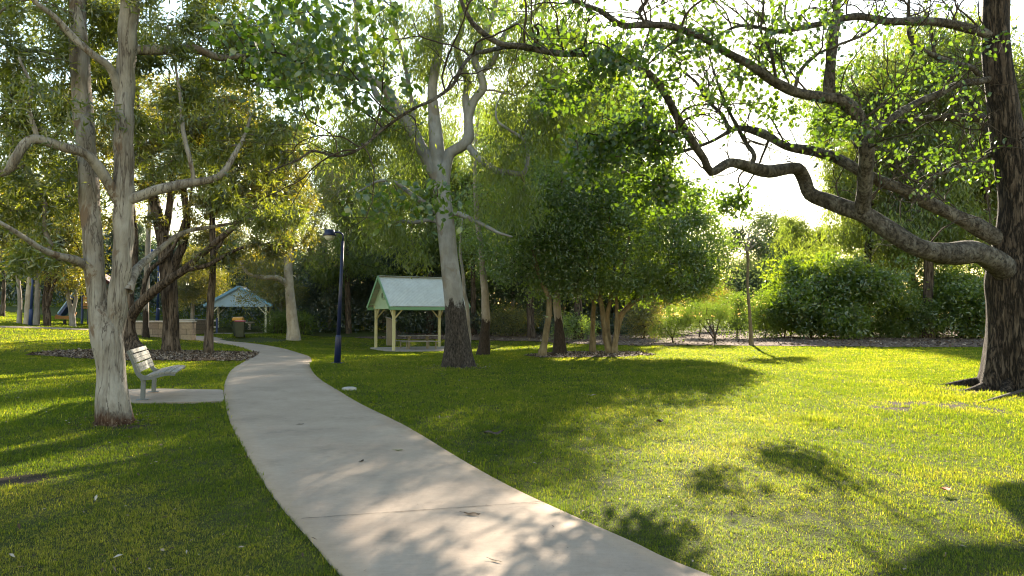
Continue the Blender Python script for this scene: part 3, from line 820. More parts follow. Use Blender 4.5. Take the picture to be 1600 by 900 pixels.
# ------------------------------------------------------------------ picnic shelters
def shelter(name, label, P0, ud, L, Wd, eave, ridge, og, oe, mp, mb, mg, mgab, mr, batten, vent_mat):
    """P0 post at the corner nearest; gable end runs from P0 along v, ridge along u"""
    u = Vector((math.cos(ud), math.sin(ud), 0)); v = Vector((-math.sin(ud), math.cos(ud), 0)); z = Vector((0, 0, 1))
    root = empty(name, P0); tag(root, label, 'shelter')
    g0 = float(P0[2])
    loc = lambda a, b, c: u * a + v * b + z * c                      # root-local point
    pw = .13
    for a in (0, L):
        for b in (0, Wd):
            h = float(hgt(*(Vector(P0[:2]) + Vector((u * a + v * b)[:2])))) - g0
            BM().beam(loc(a, b, h - .1), loc(a, b, eave - .06), pw, pw, .008, upv=u).build('post', mp, root)
            for (da, db) in ((1 if a == 0 else -1, 0), (0, 1 if b == 0 else -1)):
                BM().beam(loc(a + da * .06, b + db * .06, eave - .62), loc(a + da * .52, b + db * .52, eave - .10), .065, .065, .004, upv=v if da else u).build('brace', mp, root)
    bm = BM()                                                        # plate beams on top of the posts
    for b in (0, Wd): bm.beam(loc(-og * .3, b, eave - .03), loc(L + og * .3, b, eave - .03), .10, .14, .006)
    for a in (0, L): bm.beam(loc(a, .06, eave - .03), loc(a, Wd - .06, eave - .03), .10, .14, .006)
    bm.build('top_plate', mp, root)
    # slab, an irregular rounded pad
    n = 40; A = []
    for i in range(n):
        t = 2 * math.pi * i / n; ca, sa = math.cos(t), math.sin(t)
        k = 1 / (abs(ca) ** 5 + abs(sa) ** 5) ** .2
        p = loc(L / 2 + ca * k * (L / 2 + .45), Wd / 2 + sa * k * (Wd / 2 + .45), 0)
        p.z = -.1 if batten else float(hgt(P0[0] + p.x, P0[1] + p.y)) - g0 - .1; A.append(p)
    BM().prism(A, None, (0, 0, .155)).build('slab', M_SLAB, root)
    # corrugated roof planes
    half = Wd / 2 + oe; ez = eave - .02 + 0; rz = ridge
    for sgn in (-1, 1):
        ncor = int((L + 2 * og) / .019); ta = np.linspace(-og, L + og, ncor)
        cor = .010 * np.cos(ta / .076 * 2 * math.pi)
        tt = np.linspace(0, 1, 7)
        acc = []
        for side in (0, 1):
            Pn = np.zeros((len(tt), ncor, 3))
            for i, t in enumerate(tt):
                b = Wd / 2 + sgn * half * (1 - t); zc = ez + (rz - ez) * t + .02 - side * .004
                Pn[i] = np.array(u)[None] * ta[:, None] + np.array(v)[None] * b
                Pn[i, :, 2] = zc + cor
            acc.append(Pn)
        A_ = Acc()
        for Pn in acc:
            k = (np.arange(len(tt) - 1)[:, None] * ncor + np.arange(ncor - 1)[None, :]).ravel()
            A_.add(Pn.reshape(-1, 3), np.stack([k, k + 1, k + ncor + 1, k + ncor], -1))
        A_.build('roof', mr, root)
        # eave fascia and gutter line
        be = Wd / 2 + sgn * (half - .03)
        BM().beam(loc(-og, be, ez - .09), loc(L + og, be, ez - .09), .03, .17, .004).build('fascia', mb, root)
        # purlins seen under the verge
        pb = BM()
        for t in (.12, .37, .62, .87):
            b = Wd / 2 + sgn * half * (1 - t); pb.beam(loc(-og + .03, b, ez + (rz - ez) * t - .045), loc(L + og - .03, b, ez + (rz - ez) * t - .045), .07, .045)
        pb.build('purlin', mg, root)
        for a in (-og - .012, L + og + .012):                        # barge boards
            BM().beam(loc(a, Wd / 2 + sgn * (half + .03), ez - .05), loc(a, Wd / 2 + sgn * .012, rz - .03), .028, .17, .004, upv=z).build('barge_board', mb, root)
    BM().beam(loc(-og, Wd / 2, rz + .03), loc(L + og, Wd / 2, rz + .03), .26, .02, .008).build('ridge_cap', mr, root)
    sl = (rz - ez) / half
    for a, s_ in ((0.0, -1), (L, 1)):                                # gable walls, set on the end plates
        y0, y1 = -.05, Wd + .05; zb = eave - .13
        zt = lambda y: ez + (half - abs(y - Wd / 2)) * sl - .05
        poly = [loc(a + s_ * .06, y0 - oe * .8, zb), loc(a + s_ * .06, y1 + oe * .8, zb), loc(a + s_ * .06, y1 + oe * .8, max(zb + .02, zt(y1 + oe * .8))), loc(a + s_ * .06, Wd / 2, zt(Wd / 2)), loc(a + s_ * .06, y0 - oe * .8, max(zb + .02, zt(y0 - oe * .8)))]
        gw = BM().prism(poly, None, u * (s_ * .02)).build('gable_wall', mgab, root)
        if batten:
            bb = BM(); yy = y0 - oe * .7
            while yy < y1 + oe * .7:
                if zt(yy) - zb > .08: bb.beam(loc(a + s_ * .09, yy, zb), loc(a + s_ * .09, yy, zt(yy) - .02), .035, .022, upv=u)
                yy += .13
            bb.build('batten', mgab, gw)
        vz = zb + (zt(Wd / 2) - zb) * .42
        vb = BM(); w_ = .17
        for q in (-1, 1):
            vb.beam(loc(a + s_ * .115, Wd / 2 + q * w_, vz - w_ - .025), loc(a + s_ * .115, Wd / 2 + q * w_, vz + w_ + .025), .05, .05, upv=u)
            vb.beam(loc(a + s_ * .115, Wd / 2 - w_ + .025, vz + q * w_), loc(a + s_ * .115, Wd / 2 + w_ - .025, vz + q * w_), .05, .05)
        vf = vb.build('vent_frame', vent_mat, gw)
        lv = BM()
        for q in range(5): lv.beam(loc(a + s_ * .10, Wd / 2 - w_, vz - w_ + .06 + q * .062), loc(a + s_ * .10, Wd / 2 + w_, vz - w_ + .06 + q * .062), .045, .012)
        lv.build('louvre', M_BLACK, vf)
    return root, loc, u, v

PA = gnd(615, 549.5)
sh1, loc1, u1, v1 = shelter('picnic_shelter', 'mint green gabled picnic shelter on cream posts behind the leaning gum', PA, math.radians(30), 3.8, 2.8, 2.34, 3.94, .38, .36,
        M_CREAM, M_GREENDARK, M_GREENPAINT, M_GREENPAINT, M_ROOF, False, M_GREENPAINT)
PB = gnd(415, 521)
kB = PB[1] / F
sh2, loc2, u2, v2 = shelter('picnic_shelter', 'sky blue gabled shelter with battened gable beside the wheelie bins', PB, math.radians(104), 3.0, 80 * kB, 2.02, 3.30, .3, .40,
        M_PALECREAM, M_BLUETRIM, M_BLUEPALE, M_BLUEPALE, M_ROOFBLUE, True, M_PALECREAM)

# picnic table under the green shelter
ptc = Vector(PA) + loc1(1.9, 1.35, 0); ptc.z = float(hgt(ptc.x, ptc.y)) + .055
pt = empty('picnic_table', ptc, math.radians(22)); tag(pt, 'long grey picnic table with fixed bench seats under the green shelter', 'picnic table')
tb = BM()
for k in range(5): tb.box((0, -.30 + k * .15, .73), (2.1, .135, .035), None, .006)
tb.build('tabletop', M_GALV, pt)
for s_ in (-1, 1):
    b_ = BM()
    for k in range(2): b_.box((0, s_ * (.66 + .075) - .0725 + k * .145, .44), (2.1, .135, .035), None, .006)
    b_.build('bench_seat', M_GALV, pt)
    for x in (-.8, .8):
        BM().beam((x, s_ * .73, -.02), (x, s_ * .73, .42), .06, .06, .004).build('seat_leg', M_POST, pt)
for x in (-.5, .5):
    l_ = BM(); l_.beam((x, 0, -.02), (x, 0, .71), .09, .09, .005); l_.beam((x, -.33, .69), (x, .33, .69), .07, .05); l_.beam((x, -.30, .66), (x, -.04, .40), .04, .05); l_.beam((x, .30, .66), (x, .04, .40), .04, .05)
    l_.build('table_leg', M_POST, pt)

# small post with a sloping top behind the shelter
ip = gnd(611, 546); ip = np.array([*at(611, 520, 40.5)[:2], 0]); ip[2] = float(hgt(ip[0], ip[1]))
r_ = empty('barbecue_pedestal', ip, .3); tag(r_, 'narrow tan pedestal with sloping metal lid behind the green shelter', 'pedestal')
BM().prism([(-.25, -.25, -.05), (.25, -.25, -.05), (.25, -.25, 1.45), (-.25, -.25, 1.65)], None, (0, .5, 0)).build('body', M_POST, r_)
BM().beam((-.31, 0, 1.69), (.31, 0, 1.44), .6, .035, .008).build('lid', M_GALV, r_)

# ------------------------------------------------------------------ park bench
bn = gnd(219, 629)
bang = math.atan2(.94, -.34)                                         # along the bench
BR = empty('park_bench', (bn[0], bn[1], float(hgt(bn[0], bn[1])) + .036), bang - math.pi / 2)
tag(BR, 'weathered grey slatted park bench on grey metal legs beside the path', 'bench')
# local: x forward (to the path), y along, z up; near leg at y = 0, far leg at y = 1.45
curve = [(.56, .455), (.47, .470), (.36, .462), (.25, .438), (.14, .415), (.04, .425), (-.02, .48), (-.06, .57), (-.10, .68), (-.145, .79), (-.195, .89)]
cc = catmull(np.array([[a, 0, b] for a, b in curve]), .02)
for y in (.12, 1.42):
    leg = BM(); leg.beam((.02, y, -.01), (.03, y, .36), .075, .075, .012, upv=(1, 0, 0)); leg.box((.02, y, .004), (.2, .15, .012), None, .003)
    leg.build('leg', M_BENCHMETAL, BR)
for y in (-.03, 1.57):                                               # cast end frames carry the slats
    bmf = BM(); n = len(cc)
    T = np.gradient(cc, axis=0); T /= np.linalg.norm(T, axis=1)[:, None]; Nn = np.stack([-T[:, 2], np.zeros(n), T[:, 0]], 1)
    tw = (.055 - .02 * np.abs(np.linspace(-1, 1, n)))[:, None]
    poly = [tuple(p + [0, y - .022, 0]) for p in cc - Nn * .02] + [tuple(p + [0, y - .022, 0]) for p in cc + Nn * tw][::-1]
    bmf.prism(poly, None, (0, .045, 0)); bmf.build('end_frame', M_BENCHMETAL, BR)
bar = BM(); bar.beam((.03, -.03, .37), (.03, 1.57, .37), .06, .05, .006); bar.build('cross_beam', M_BENCHMETAL, BR)
def slats(lo, hi, k, name):
    s_ = BM(); S_ = np.concatenate([[0], np.cumsum(np.linalg.norm(np.diff(cc, axis=0), axis=1))])
    for i in range(k):
        t = lo + (hi - lo) * (i + .5) / k; j = int(np.argmin(abs(S_ - t))); p = cc[j]; tt = T[j]
        nrm = np.array([-tt[2], 0, tt[0]])
        q = p + nrm * -.018
        s_.beam(q + [0, -.06, 0], q + [0, 1.60, 0], (hi - lo) / k * .88, .035, .007, upv=tuple(nrm if abs(nrm[1]) < .9 else (0, 0, 1)))
    return s_.build(name, M_WEATHER, BR)
Stot = float(np.sum(np.linalg.norm(np.diff(cc, axis=0), axis=1)))
slats(0, .44, 5, 'seat'); slats(.62, Stot, 5, 'backrest')

# ------------------------------------------------------------------ lamp posts
def lamp_post(px, pyb, pyt, label, mat, lean, group='navy lamp posts'):
    b = gnd(px, pyb); D = b[1]; H = (pyb - pyt) * D / F
    r_ = empty('lamp_post', b); tag(r_, label, 'lamp post', group)
    k = H / 4.1; tip = Vector((lean * H, 0, H))
    p = lambda z, dx=0: np.array([lean * z + dx, 0, z])
    BM().tube([p(-.1), p(.82 * k), p(.86 * k), p(.9 * k)], [.105 * k, .095 * k, .085 * k, .06 * k], 16).build('base_sleeve', mat, r_, True)
    fl = BM(); fl.box((0, 0, .015), (.34 * k, .34 * k, .03), None, .005); fl.build('base_plate', mat, r_)
    BM().tube([p(.86 * k), p(2.2 * k), p(H - .28 * k)], [.068 * k, .055 * k, .045 * k], 14).build('pole', mat, r_, True)
    arc = [p(H - .3 * k)] + [np.array([lean * H - .14 * k + .14 * k * math.cos(t), 0, H - .14 * k + .14 * k * math.sin(t)]) for t in np.linspace(0, math.pi / 2, 7)] + [p(H, -.34 * k)]
    BM().tube(arc, [.03 * k] * len(arc), 10).build('arm', mat, r_, True)
    c = p(H, -.42 * k)
    hd = BM().tube([c + [0, 0, .10 * k], c + [0, 0, .08 * k], c + [0, 0, -.02 * k], c + [0, 0, -.10 * k], c + [0, 0, -.11 * k]], [.05 * k, .15 * k, .17 * k, .22 * k, .21 * k], 18).build('lamp_head', mat, r_, True)
    BM().tube([c + [0, 0, -.10 * k], c + [0, 0, -.17 * k], c + [0, 0, -.24 * k]], [.17 * k, .15 * k, .10 * k], 16).build('lens', M_LENS, hd, True)
    return r_
lamp_post(527, 568, 363, 'navy blue lamp post with hooked arm on the lawn right of the path', M_NAVY, .035)
lamp_post(47.5, 508.5, 392, 'bright blue lamp post among pale trunks at the far left', M_BLUE, .02)
lamp_post(246, 506, 392, 'distant blue lamp post behind the stone wall', M_BLUE, .0)

# ------------------------------------------------------------------ bins
def wheelie_bin(P, rz, label, lidm, bodym, rounded):
    r_ = empty('wheelie_bin', P, rz); tag(r_, label, 'bin', 'wheelie bins by the blue shelter')
    bm = BM()
    prof = [(-.24, .06), (.22, .06), (.29, .98), (-.30, .98)]
    bm.prism([(x, -.26 + .0, z) for x, z in prof], None, (0, .52, 0))
    for v in bm.bm.verts: v.co.y *= .82 + .18 * v.co.z
    bmesh.ops.bevel(bm.bm, geom=list(bm.bm.edges), offset=.02, segments=2, affect='EDGES')
    bd = bm.build('body', bodym, r_)
    if rounded: lid = BM().prism([(-.32, -.29, .985), (.32, -.29, .985), (.33, -.29, 1.06), (.22, -.29, 1.16), (.0, -.29, 1.2), (-.2, -.29, 1.16), (-.32, -.29, 1.06)], None, (0, .58, 0))
    else: lid = BM().prism([(-.32, -.29, .985), (.33, -.29, .985), (.34, -.29, 1.02), (.1, -.29, 1.07), (-.32, -.29, 1.06)], None, (0, .58, 0))
    bmesh.ops.bevel(lid.bm, geom=list(lid.bm.edges), offset=.015, segments=2, affect='EDGES'); lid.build('lid', lidm, r_)
    BM().tube([(-.36, -.22, .95), (-.36, .22, .95)], [.015, .015], 8).build('handle', bodym, r_)
    for s_ in (-.25, .25): BM().tube([(-.22, s_ - .02, .1), (-.22, s_ + .02, .1)], [.1, .1], 14).build('wheel', M_BLACK, r_)
bp = gnd(375, 528.5); wheelie_bin(bp, math.radians(-75), 'green wheelie bin with a flat red lid', M_RED, M_BINGREEN, False)
bq = bp + np.array([-.42, .75, 0]); bq[2] = float(hgt(bq[0], bq[1])); wheelie_bin(bq, math.radians(-80), 'dark wheelie bin with a domed yellow lid behind the red one', M_YELLOW, M_BINDARK, True)

# ------------------------------------------------------------------ stone walls, rail, basin, small play things
def wall(px0, px1, pyb, h, dpt, label, rz=0.0, steps=None):
    a = gnd(px0, pyb); b = gnd(px1, pyb); b = np.array([px1_x(px1, a[1]), a[1], a[2]])
    r_ = empty('stone_wall', a, rz); tag(r_, label, 'wall'); w_ = b[0] - a[0]
    BM().box((w_ / 2, dpt / 2, h / 2 - .15), (w_, dpt, h + .3), None, .015).build('masonry', M_STONE, r_)
    BM().box((w_ / 2, dpt / 2, h + .04), (w_ + .08, dpt + .08, .075), None, .01).build('coping', M_CAP, r_)
def px1_x(px, Y): d = raydir(px, 500); return d[0] / d[1] * Y
Dw = gnd(250, 523.5)[1]; kw = Dw / F
wall(203, 300, 523.3, 18.5 * kw, .5, 'low sandstone wall along the path behind the brown trunk')
wall(274, 304, 522.6, 25 * kw, 2.2, 'taller square sandstone barbecue block at the wall end')
rl = gnd(307, 521.5); r_ = empty('rail_fence', rl, .25); tag(r_, 'short blue timber rail fence between the sandstone block and blue shelter', 'fence')
for x in (0, 1.3): BM().beam((x, 0, -.1), (x, 0, 1.1), .12, .12, .01).build('fence_post', M_BLUE, r_)
for z in (.45, .9): BM().beam((.061, 0, z), (1.239, 0, z), .05, .12, .008).build('rail', M_GALV, r_)
bb = gnd(390, 518.8); r_ = empty('drinking_fountain', bb); tag(r_, 'small pale pedestal basin under the blue shelter', 'fountain')
BM().tube([(0, 0, -.05), (0, 0, .5), (0, 0, .62)], [.12, .09, .12], 14).build('pedestal', M_CAP, r_, True)
BM().tube([(0, 0, .62), (0, 0, .68), (0, 0, .74), (0, 0, .75)], [.14, .36, .42, .38], 20).build('basin', M_CAP, r_, True)
# play equipment at the far left, small in the picture
pe = gnd(128, 506.5); r_ = empty('climbing_frame', pe, .2); tag(r_, 'blue play frame with orange panels behind the forked trunk', 'climbing frame')
kp = pe[1] / F
for x, y in ((0, 0), (1.5, 0), (0, 1.4), (1.5, 1.4)): BM().tube([(x, y, -.1), (x, y, 2.6)], [.07, .07], 10).build('upright', M_BLUE, r_)
BM().box((.75, .7, 1.0), (1.6, 1.5, .08), None, .01).build('deck', M_ORANGE, r_)
BM().prism([(-.2, -.2, 2.55), (1.7, -.2, 2.55), (.75, -.2, 3.2)], None, (0, 1.8, 0)).build('roof', M_MAROON, r_)
BM().tube([(.0, .0, 1.7), (.75, -.1, 1.75), (1.5, 0, 1.7)], [.04] * 3, 8).build('rail', M_GALV, r_)
BM().box((.4, -.05, 1.4), (.7, .05, .6), None, .02).build('panel', M_ORANGE, r_)
ps = gnd(88, 500); r_ = empty('playground_slide', ps, 0); tag(r_, 'steep blue slide sloping down to the left in the playground', 'slide')
BM().prism([(0, 0, .25), (.25, 0, .3), (2.1, 0, 2.9), (2.0, 0, 3.05), (.12, 0, .42)], None, (0, .6, 0)).build('chute', M_BLUE, r_)
BM().tube([(2.05, .3, -.3), (2.05, .3, 2.9)], [.06, .06], 8).build('support', M_NAVY, r_)
for s_ in (0, .6): BM().tube([(.1, s_, .42), (2.05, s_, 3.1)], [.05, .05], 8).build('side_rail', M_BLUEPALE, r_)
sr = gnd(101, 507.5); r_ = empty('spring_rider', sr, .4); tag(r_, 'small orange spring rider on the playground mulch', 'spring rider')
BM().tube([(0, 0, -.05), (0, 0, .3)], [.09, .09], 10).build('spring', M_BLACK, r_)
BM().prism([(-.5, -.1, .35), (.45, -.1, .3), (.6, -.1, .75), (.35, -.1, .55), (-.1, -.1, .5), (-.45, -.1, .6)], None, (0, .2, 0)).build('body', M_ORANGE, r_)
sl_ = gnd(150, 507.0); r_ = empty('shade_screen', sl_, .1); tag(r_, 'dark maroon and blue play panel beside the climbing frame', 'play panel')
BM().box((0, 0, .8), (.8, .06, 1.5), None, .02).build('panel', M_MAROON, r_)
for x in (-.48, .48): BM().tube([(x, 0, -.1), (x, 0, 1.9)], [.06, .06], 8).build('upright', M_NAVY, r_)

# drain cover in the lawn and single fallen leaves
dc = gnd(545.5, 610); 
r_ = empty('drain_cover', dc); tag(r_, 'pale round drain cover set in the lawn by the path', 'drain cover')
BM().tube([(0, 0, -.04), (0, 0, .045), (0, 0, .05)], [.15, .15, .14], 26).build('rim', M_CAP, r_)
BM().tube([(0, 0, .052), (0, 0, .062)], [.115, .11], 22).build('lid', M_GALV, r_)
def fallen(px, py, L, w, rz, curl, col, label):
    P = gnd(px, py); onp = bool(pip(P[0], P[1], PATH_POLY)); n = 9
    t = np.linspace(0, 1, n); hw = w * np.sin(np.pi * t ** .8) ** .8 * .5
    curl = curl * .3; zc = .004 + curl * (2 * t - 1) ** 2 + curl * .6 * np.sin(t * 9 + px); acc = Acc()
    mid = np.stack([(t - .5) * L, np.zeros(n), zc - curl * .2], 1); a = np.stack([(t - .5) * L, hw, zc + curl * .5], 1); b = np.stack([(t - .5) * L, -hw, zc + curl * .4], 1)
    V = np.vstack([a, mid, b]); k = np.arange(n - 1)
    acc.add(V, np.vstack([np.stack([k, k + 1, k + 1 + n, k + n], -1), np.stack([k + n, k + n + 1, k + 1 + 2 * n, k + 2 * n], -1)]))
    V2, q2, t2 = tube([mid[0] - [L * .3, 0, -.004], mid[0], mid[n // 2], mid[-1]], [.0012, .0016, .0014, .0006], 5); acc.add(V2 + [0, 0, .001], q2, t2)
    mm = plain('fallen_leaf', col, .7)
    o = acc.build('fallen_leaf', mm); o.location = (P[0], P[1], float(hgt(P[0], P[1])) + (.043 if onp else .05)); o.rotation_euler = (0, 0, rz)
    tag(o, label, 'leaf', 'single fallen leaves')
fallen(623, 710, .10, .05, .1, .012, (.14, .16, .05), 'olive green fallen leaf flat on the middle of the footpath')
fallen(565, 729, .07, .04, 1.2, .02, (.04, .025, .015), 'tiny dark curled leaf on the path nearer than the olive one')
fallen(738, 813, .13, .045, -.2, .03, (.12, .07, .035), 'long curled brown leaf just past the path joint')
fallen(775, 890, .10, .02, -.6, .008, (.20, .15, .09), 'thin tan leaf sliver near the bottom of the path')
fallen(470, 668, .09, .05, .5, .015, (.06, .045, .03), 'dark leaf on the shaded upper path')
fallen(1478, 776, .11, .08, .3, .03, (.42, .09, .02), 'orange red leaf lying on the sunny lawn')
fallen(772, 684, .26, .17, .2, .07, (.05, .03, .02), 'large crumpled dark brown leaf on the shaded lawn')
fallen(1032, 664, .16, .09, .9, .06, (.07, .04, .025), 'upright brown leaf on the sunny lawn edge')
fallen(925, 622, .16, .07, .1, .04, (.30, .25, .19), 'pale dry leaf in the shaded lawn middle')
# exposed root and stick at the foot of the big tree
rt_ = BM(); rp = [gnd(*p) for p in ((1528, 632), (1545, 628), (1572, 620), (1605, 611))]
rt_.tube([p + np.array([0, 0, .02]) for p in catmull(np.array(rp), .1)], np.linspace(.012, .05, len(catmull(np.array(rp), .1))), 8)
tag(rt_.build('fallen_branch', M_TWIG, None, True), 'thin bare stick lying on the worn soil by the big trunk', 'stick')

# ================================================================== TREES
TREE_BASES = []
def base_px(px, py, rad): b = gnd(px, py); TREE_BASES.append((b, rad)); return b

# ---- A: twin-stemmed paperbark close on the left
def tree_paperbark():
    b = base_px(180, 662, .24); D = b[1]
    t = Tree('paperbark_tree', 'pale twin-stemmed paperbark nearest on the left, beside the bench', b, 11)
    t.limb([(180, 664, D, 46), (178, 640, D, 43), (175, 600, D, 42), (172, 560, D, 42), (166, 525, D, 40), (156, 482, D, 31), (150, 440, D - .03, 29), (146, 400, D - .05, 30), (137, 267, D, 29), (130, 178, D + .1, 28), (124, 89, D + .1, 26), (121, 0, D + .2, 23), (117, -120, D + .3, 19), (122, -260, D + .4, 12)], 'trunk', M_PAPERBARK, 40, .05, .05, .22, step=.05)
    t.roots(6, .42, .075, M_PAPERBARK)
    t.limb([(176, 555, D + .04, 26), (180, 510, D + .04, 28), (184, 470, D, 27), (189, 430, D, 27), (192, 400, D, 28), (194, 311, D, 29), (193, 222, D, 28), (196, 133, D, 27), (203, 0, D - .1, 27), (207, -130, D - .2, 21), (200, -260, D - .3, 13)], 'trunk', M_PAPERBARK, 26, .04, 0, 0, step=.06)
    L = lambda pts, seg=10, w=.02: t.limb(pts, 'limb', M_PALETWIG if False else M_PAPERBARK, seg, .06, 0, 0, w)
    L([(192, 322, D, 20), (178, 300, D - .1, 18), (156, 267, D - .3, 17), (129, 240, D - .5, 16), (98, 229, D - .7, 14), (67, 219, D - .8, 16), (49, 222, D - .9, 15), (27, 249, D - 1, 13), (9, 269, D - 1, 12), (-40, 280, D - 1.1, 9)])
    L([(203, 312, D, 17), (249, 296, D, 16), (284, 289, D + .2, 15), (320, 284, D + .4, 12), (347, 271, D + .6, 10), (372, 232, D + .8, 7), (392, 180, D + 1, 4)])
    L([(203, 78, D, 15), (258, 80, D + .2, 15), (302, 78, D + .4, 13), (351, 90, D + .7, 10), (400, 70, D + 1, 7), (440, 20, D + 1.2, 4)])
    L([(190, 150, D, 16), (172, 110, D - .2, 13), (147, 89, D - .4, 12), (111, 53, D - .6, 11), (84, 27, D - .8, 9), (50, 0, D - 1, 7), (10, -60, D - 1.1, 4)])
    L([(150, 425, D, 17), (130, 413, D - .2, 14), (90, 400, D - .6, 11), (50, 383, D - 1, 8), (0, 345, D - 1.4, 6), (-50, 330, D - 1.6, 3)])
    L([(200, 455, D, 16), (210, 430, D + .2, 14), (222, 415, D + .5, 12), (247, 390, D + .9, 9), (290, 362, D + 1.4, 7), (340, 350, D + 1.8, 5), (400, 340, D + 2.2, 3)])
    L([(300, 287, D + .3, 9), (302, 275, D + .3, 7), (291, 213, D + .3, 7), (284, 178, D + .3, 6), (271, 116, D + .3, 4), (262, 40, D + .3, 3)], 7)
    L([(60, 221, D - .8, 8), (45, 170, D - .9, 6), (52, 140, D - 1, 5), (30, 90, D - 1, 4)], 7)
    t.fill([(40, 80, D + .3, 120, 110, 1.6, 60), (310, 50, D + .9, 170, 90, 1.6, 66), (40, 280, D + .2, 110, 80, 1.5, 36), (30, 190, D + .8, 70, 60, 1.2, 22), (90, 20, D + .8, 100, 50, 1.4, 20), (430, 80, D + 1.8, 70, 60, 1.2, 20), (330, 230, D + 1.3, 110, 90, 1.3, 32),
            (160, -120, D, 300, 110, 3, 60), (30, 390, D, 80, 30, 1.0, 7), (250, 160, D + 1.0, 90, 80, 1.0, 16), (430, 200, D + 1.8, 70, 80, 1.2, 20), (160, 60, D + 1.4, 60, 110, .8, 14), (90, 170, D - .9, 60, 60, .6, 8), (420, 330, D + 2, 60, 50, 1.2, 12)], .22, .1, .14)
    t.wood(M_PALETWIG, .0062, .5)
    t.tips = t.strung(t.tips, 3); t.crown(M_PAPERLEAF, 21, (.10, .10, .09), .135, .030, .6, .14)
tree_paperbark()

# ---- B: curved paperbark behind the bench, C, D brown trunks, E slim pale gum
def mid_left():
    b = base_px(213, 552, .3); D = b[1]
    t = Tree('paperbark_tree', 'curving double-stemmed paperbark rising from mulch behind the bench', b, 12)
    t.limb([(213, 554, D, 30), (206, 540, D, 23), (201, 520, D, 20), (203, 500, D, 17), (217, 477, D - .2, 15), (240, 455, D - .4, 14), (267, 435, D - .6, 13), (290, 420, D - .8, 12), (313, 400, D - 1, 10), (345, 372, D - 1.2, 9), (380, 345, D - 1.4, 7), (430, 318, D - 1.6, 5)], 'trunk', M_BROWNBARK, 14, .04, .2, .1, step=.12)
    t.limb([(218, 551, D, 16), (208, 532, D + .1, 13), (205, 510, D + .2, 11), (207, 488, D + .2, 10), (204, 466, D + .2, 10), (207, 440, D + .3, 9), (212, 380, D + .4, 8), (205, 300, D + .5, 6), (196, 230, D + .5, 4)], 'trunk', M_BROWNBARK, 12, .04, .1, 0, step=.12)
    t.limb([(222, 472, D - .2, 8), (232, 430, D, 7), (262, 395, D, 6), (290, 340, D, 5), (300, 270, D, 3)], 'limb', M_BROWNBARK, 8, .05, wob=.03)
    t.limb([(283, 425, D - .8, 8), (330, 412, D - 1, 7), (370, 390, D - 1.2, 5), (420, 380, D - 1.4, 4)], 'limb', M_BROWNBARK, 8, .05, wob=.03)
    t.fill([(340, 320, D + .5, 120, 60, 2.5, 46), (200, 230, D, 110, 90, 3, 55), (430, 345, D - .8, 60, 60, 2.5, 34), (350, 395, D - .5, 60, 20, 1.5, 8)], .4, .1, .08)
    t.wood(M_TWIG, .007, .5); t.tips = t.strung(t.tips, 2); t.crown(M_OLIVELEAF, 30, (.17, .17, .14), .21, .062, .6, .2)
    b = base_px(268, 551, .4); D = b[1]
    t = Tree('paperbark_tree', 'thick brown stringy trunk forking in two beside the mulch edge', b, 13)
    t.limb([(268, 552, D, 27), (268, 530, D, 24), (267, 500, D, 23), (265, 460, D, 23), (259, 400, D, 22), (255, 375, D, 20), (240, 311, D, 14), (228, 250, D, 12), (215, 170, D + .5, 9), (210, 80, D + .8, 5)], 'trunk', M_BROWNBARK, 18, .06, .12, .1, step=.14)
    t.limb([(264, 440, D, 15), (276, 405, D, 14), (287, 380, D, 12), (292, 340, D, 11), (285, 260, D, 9), (300, 170, D, 6), (310, 90, D, 4)], 'limb', M_BROWNBARK, 12, .05)
    t.limb([(256, 372, D, 12), (264, 330, D + .3, 11), (270, 260, D + .4, 9), (262, 180, D + .5, 6), (265, 110, D + .5, 3)], 'limb', M_BROWNBARK, 12, .05)
    t.fill([(250, 200, D, 130, 110, 3.5, 110), (360, 220, D + 1, 90, 90, 3, 70), (130, 300, D, 70, 90, 3, 45), (90, 380, D, 80, 45, 2.5, 30)], .4, .1, .08)
    t.wood(M_TWIG, .007, .5); t.tips = t.strung(t.tips, 2); t.crown(M_OLIVELEAF, 30, (.17, .17, .14), .21, .062, .6, .2)
    b = base_px(325, 553, .25); D = b[1]
    t = Tree('paperbark_tree', 'slender straight brown trunk at the edge of the mulch near the path', b, 14)
    t.limb([(325, 554, D, 15), (327, 513, D, 12), (330, 463, D, 11), (333, 413, D, 10), (332, 360, D, 9), (330, 300, D, 8), (326, 230, D, 6), (335, 160, D, 3)], 'trunk', M_BROWNBARK, 12, .05, .1, .05, step=.14)
    t.limb([(333, 400, D, 6), (355, 360, D, 5), (400, 320, D, 4), (450, 300, D, 3)], 'limb', M_BROWNBARK, 8, .05, wob=.04)
    t.fill([(400, 290, D, 90, 70, 3, 70), (340, 180, D, 90, 80, 3, 60), (430, 220, D + 1, 90, 80, 3, 60)], .4, .1, .08)
    t.wood(M_TWIG, .007, .5); t.tips = t.strung(t.tips, 2); t.crown(M_OLIVELEAF, 30, (.17, .17, .14), .21, .062, .6, .2)
    b = base_px(228, 527.5, .3); D = b[1]
    t = Tree('gum_tree', 'slim pale gum pole with blackened foot behind the forked brown trunk', b, 15)
    t.limb([(228, 528, D, 10), (228, 480, D, 8.5), (230, 413, D, 8), (233, 342, D, 7), (238, 260, D, 5), (235, 160, D, 3)], 'trunk', M_STREAKBARK, 10, .03, .1, 0, step=.2)
    t.fill([(240, 200, D, 90, 80, 4, 60), (160, 280, D, 70, 70, 4, 40)], .5, .1, .08)
    t.wood(M_PALETWIG, .008, .5); t.crown(M_OLIVELEAF, 80, (.5, .5, .4), .22, .06, .4, .3)
    b = base_px(458, 532, .4); D = b[1]
    t = Tree('gum_tree', 'cream white gum with one bent limb reaching left, beside the path', b, 16)
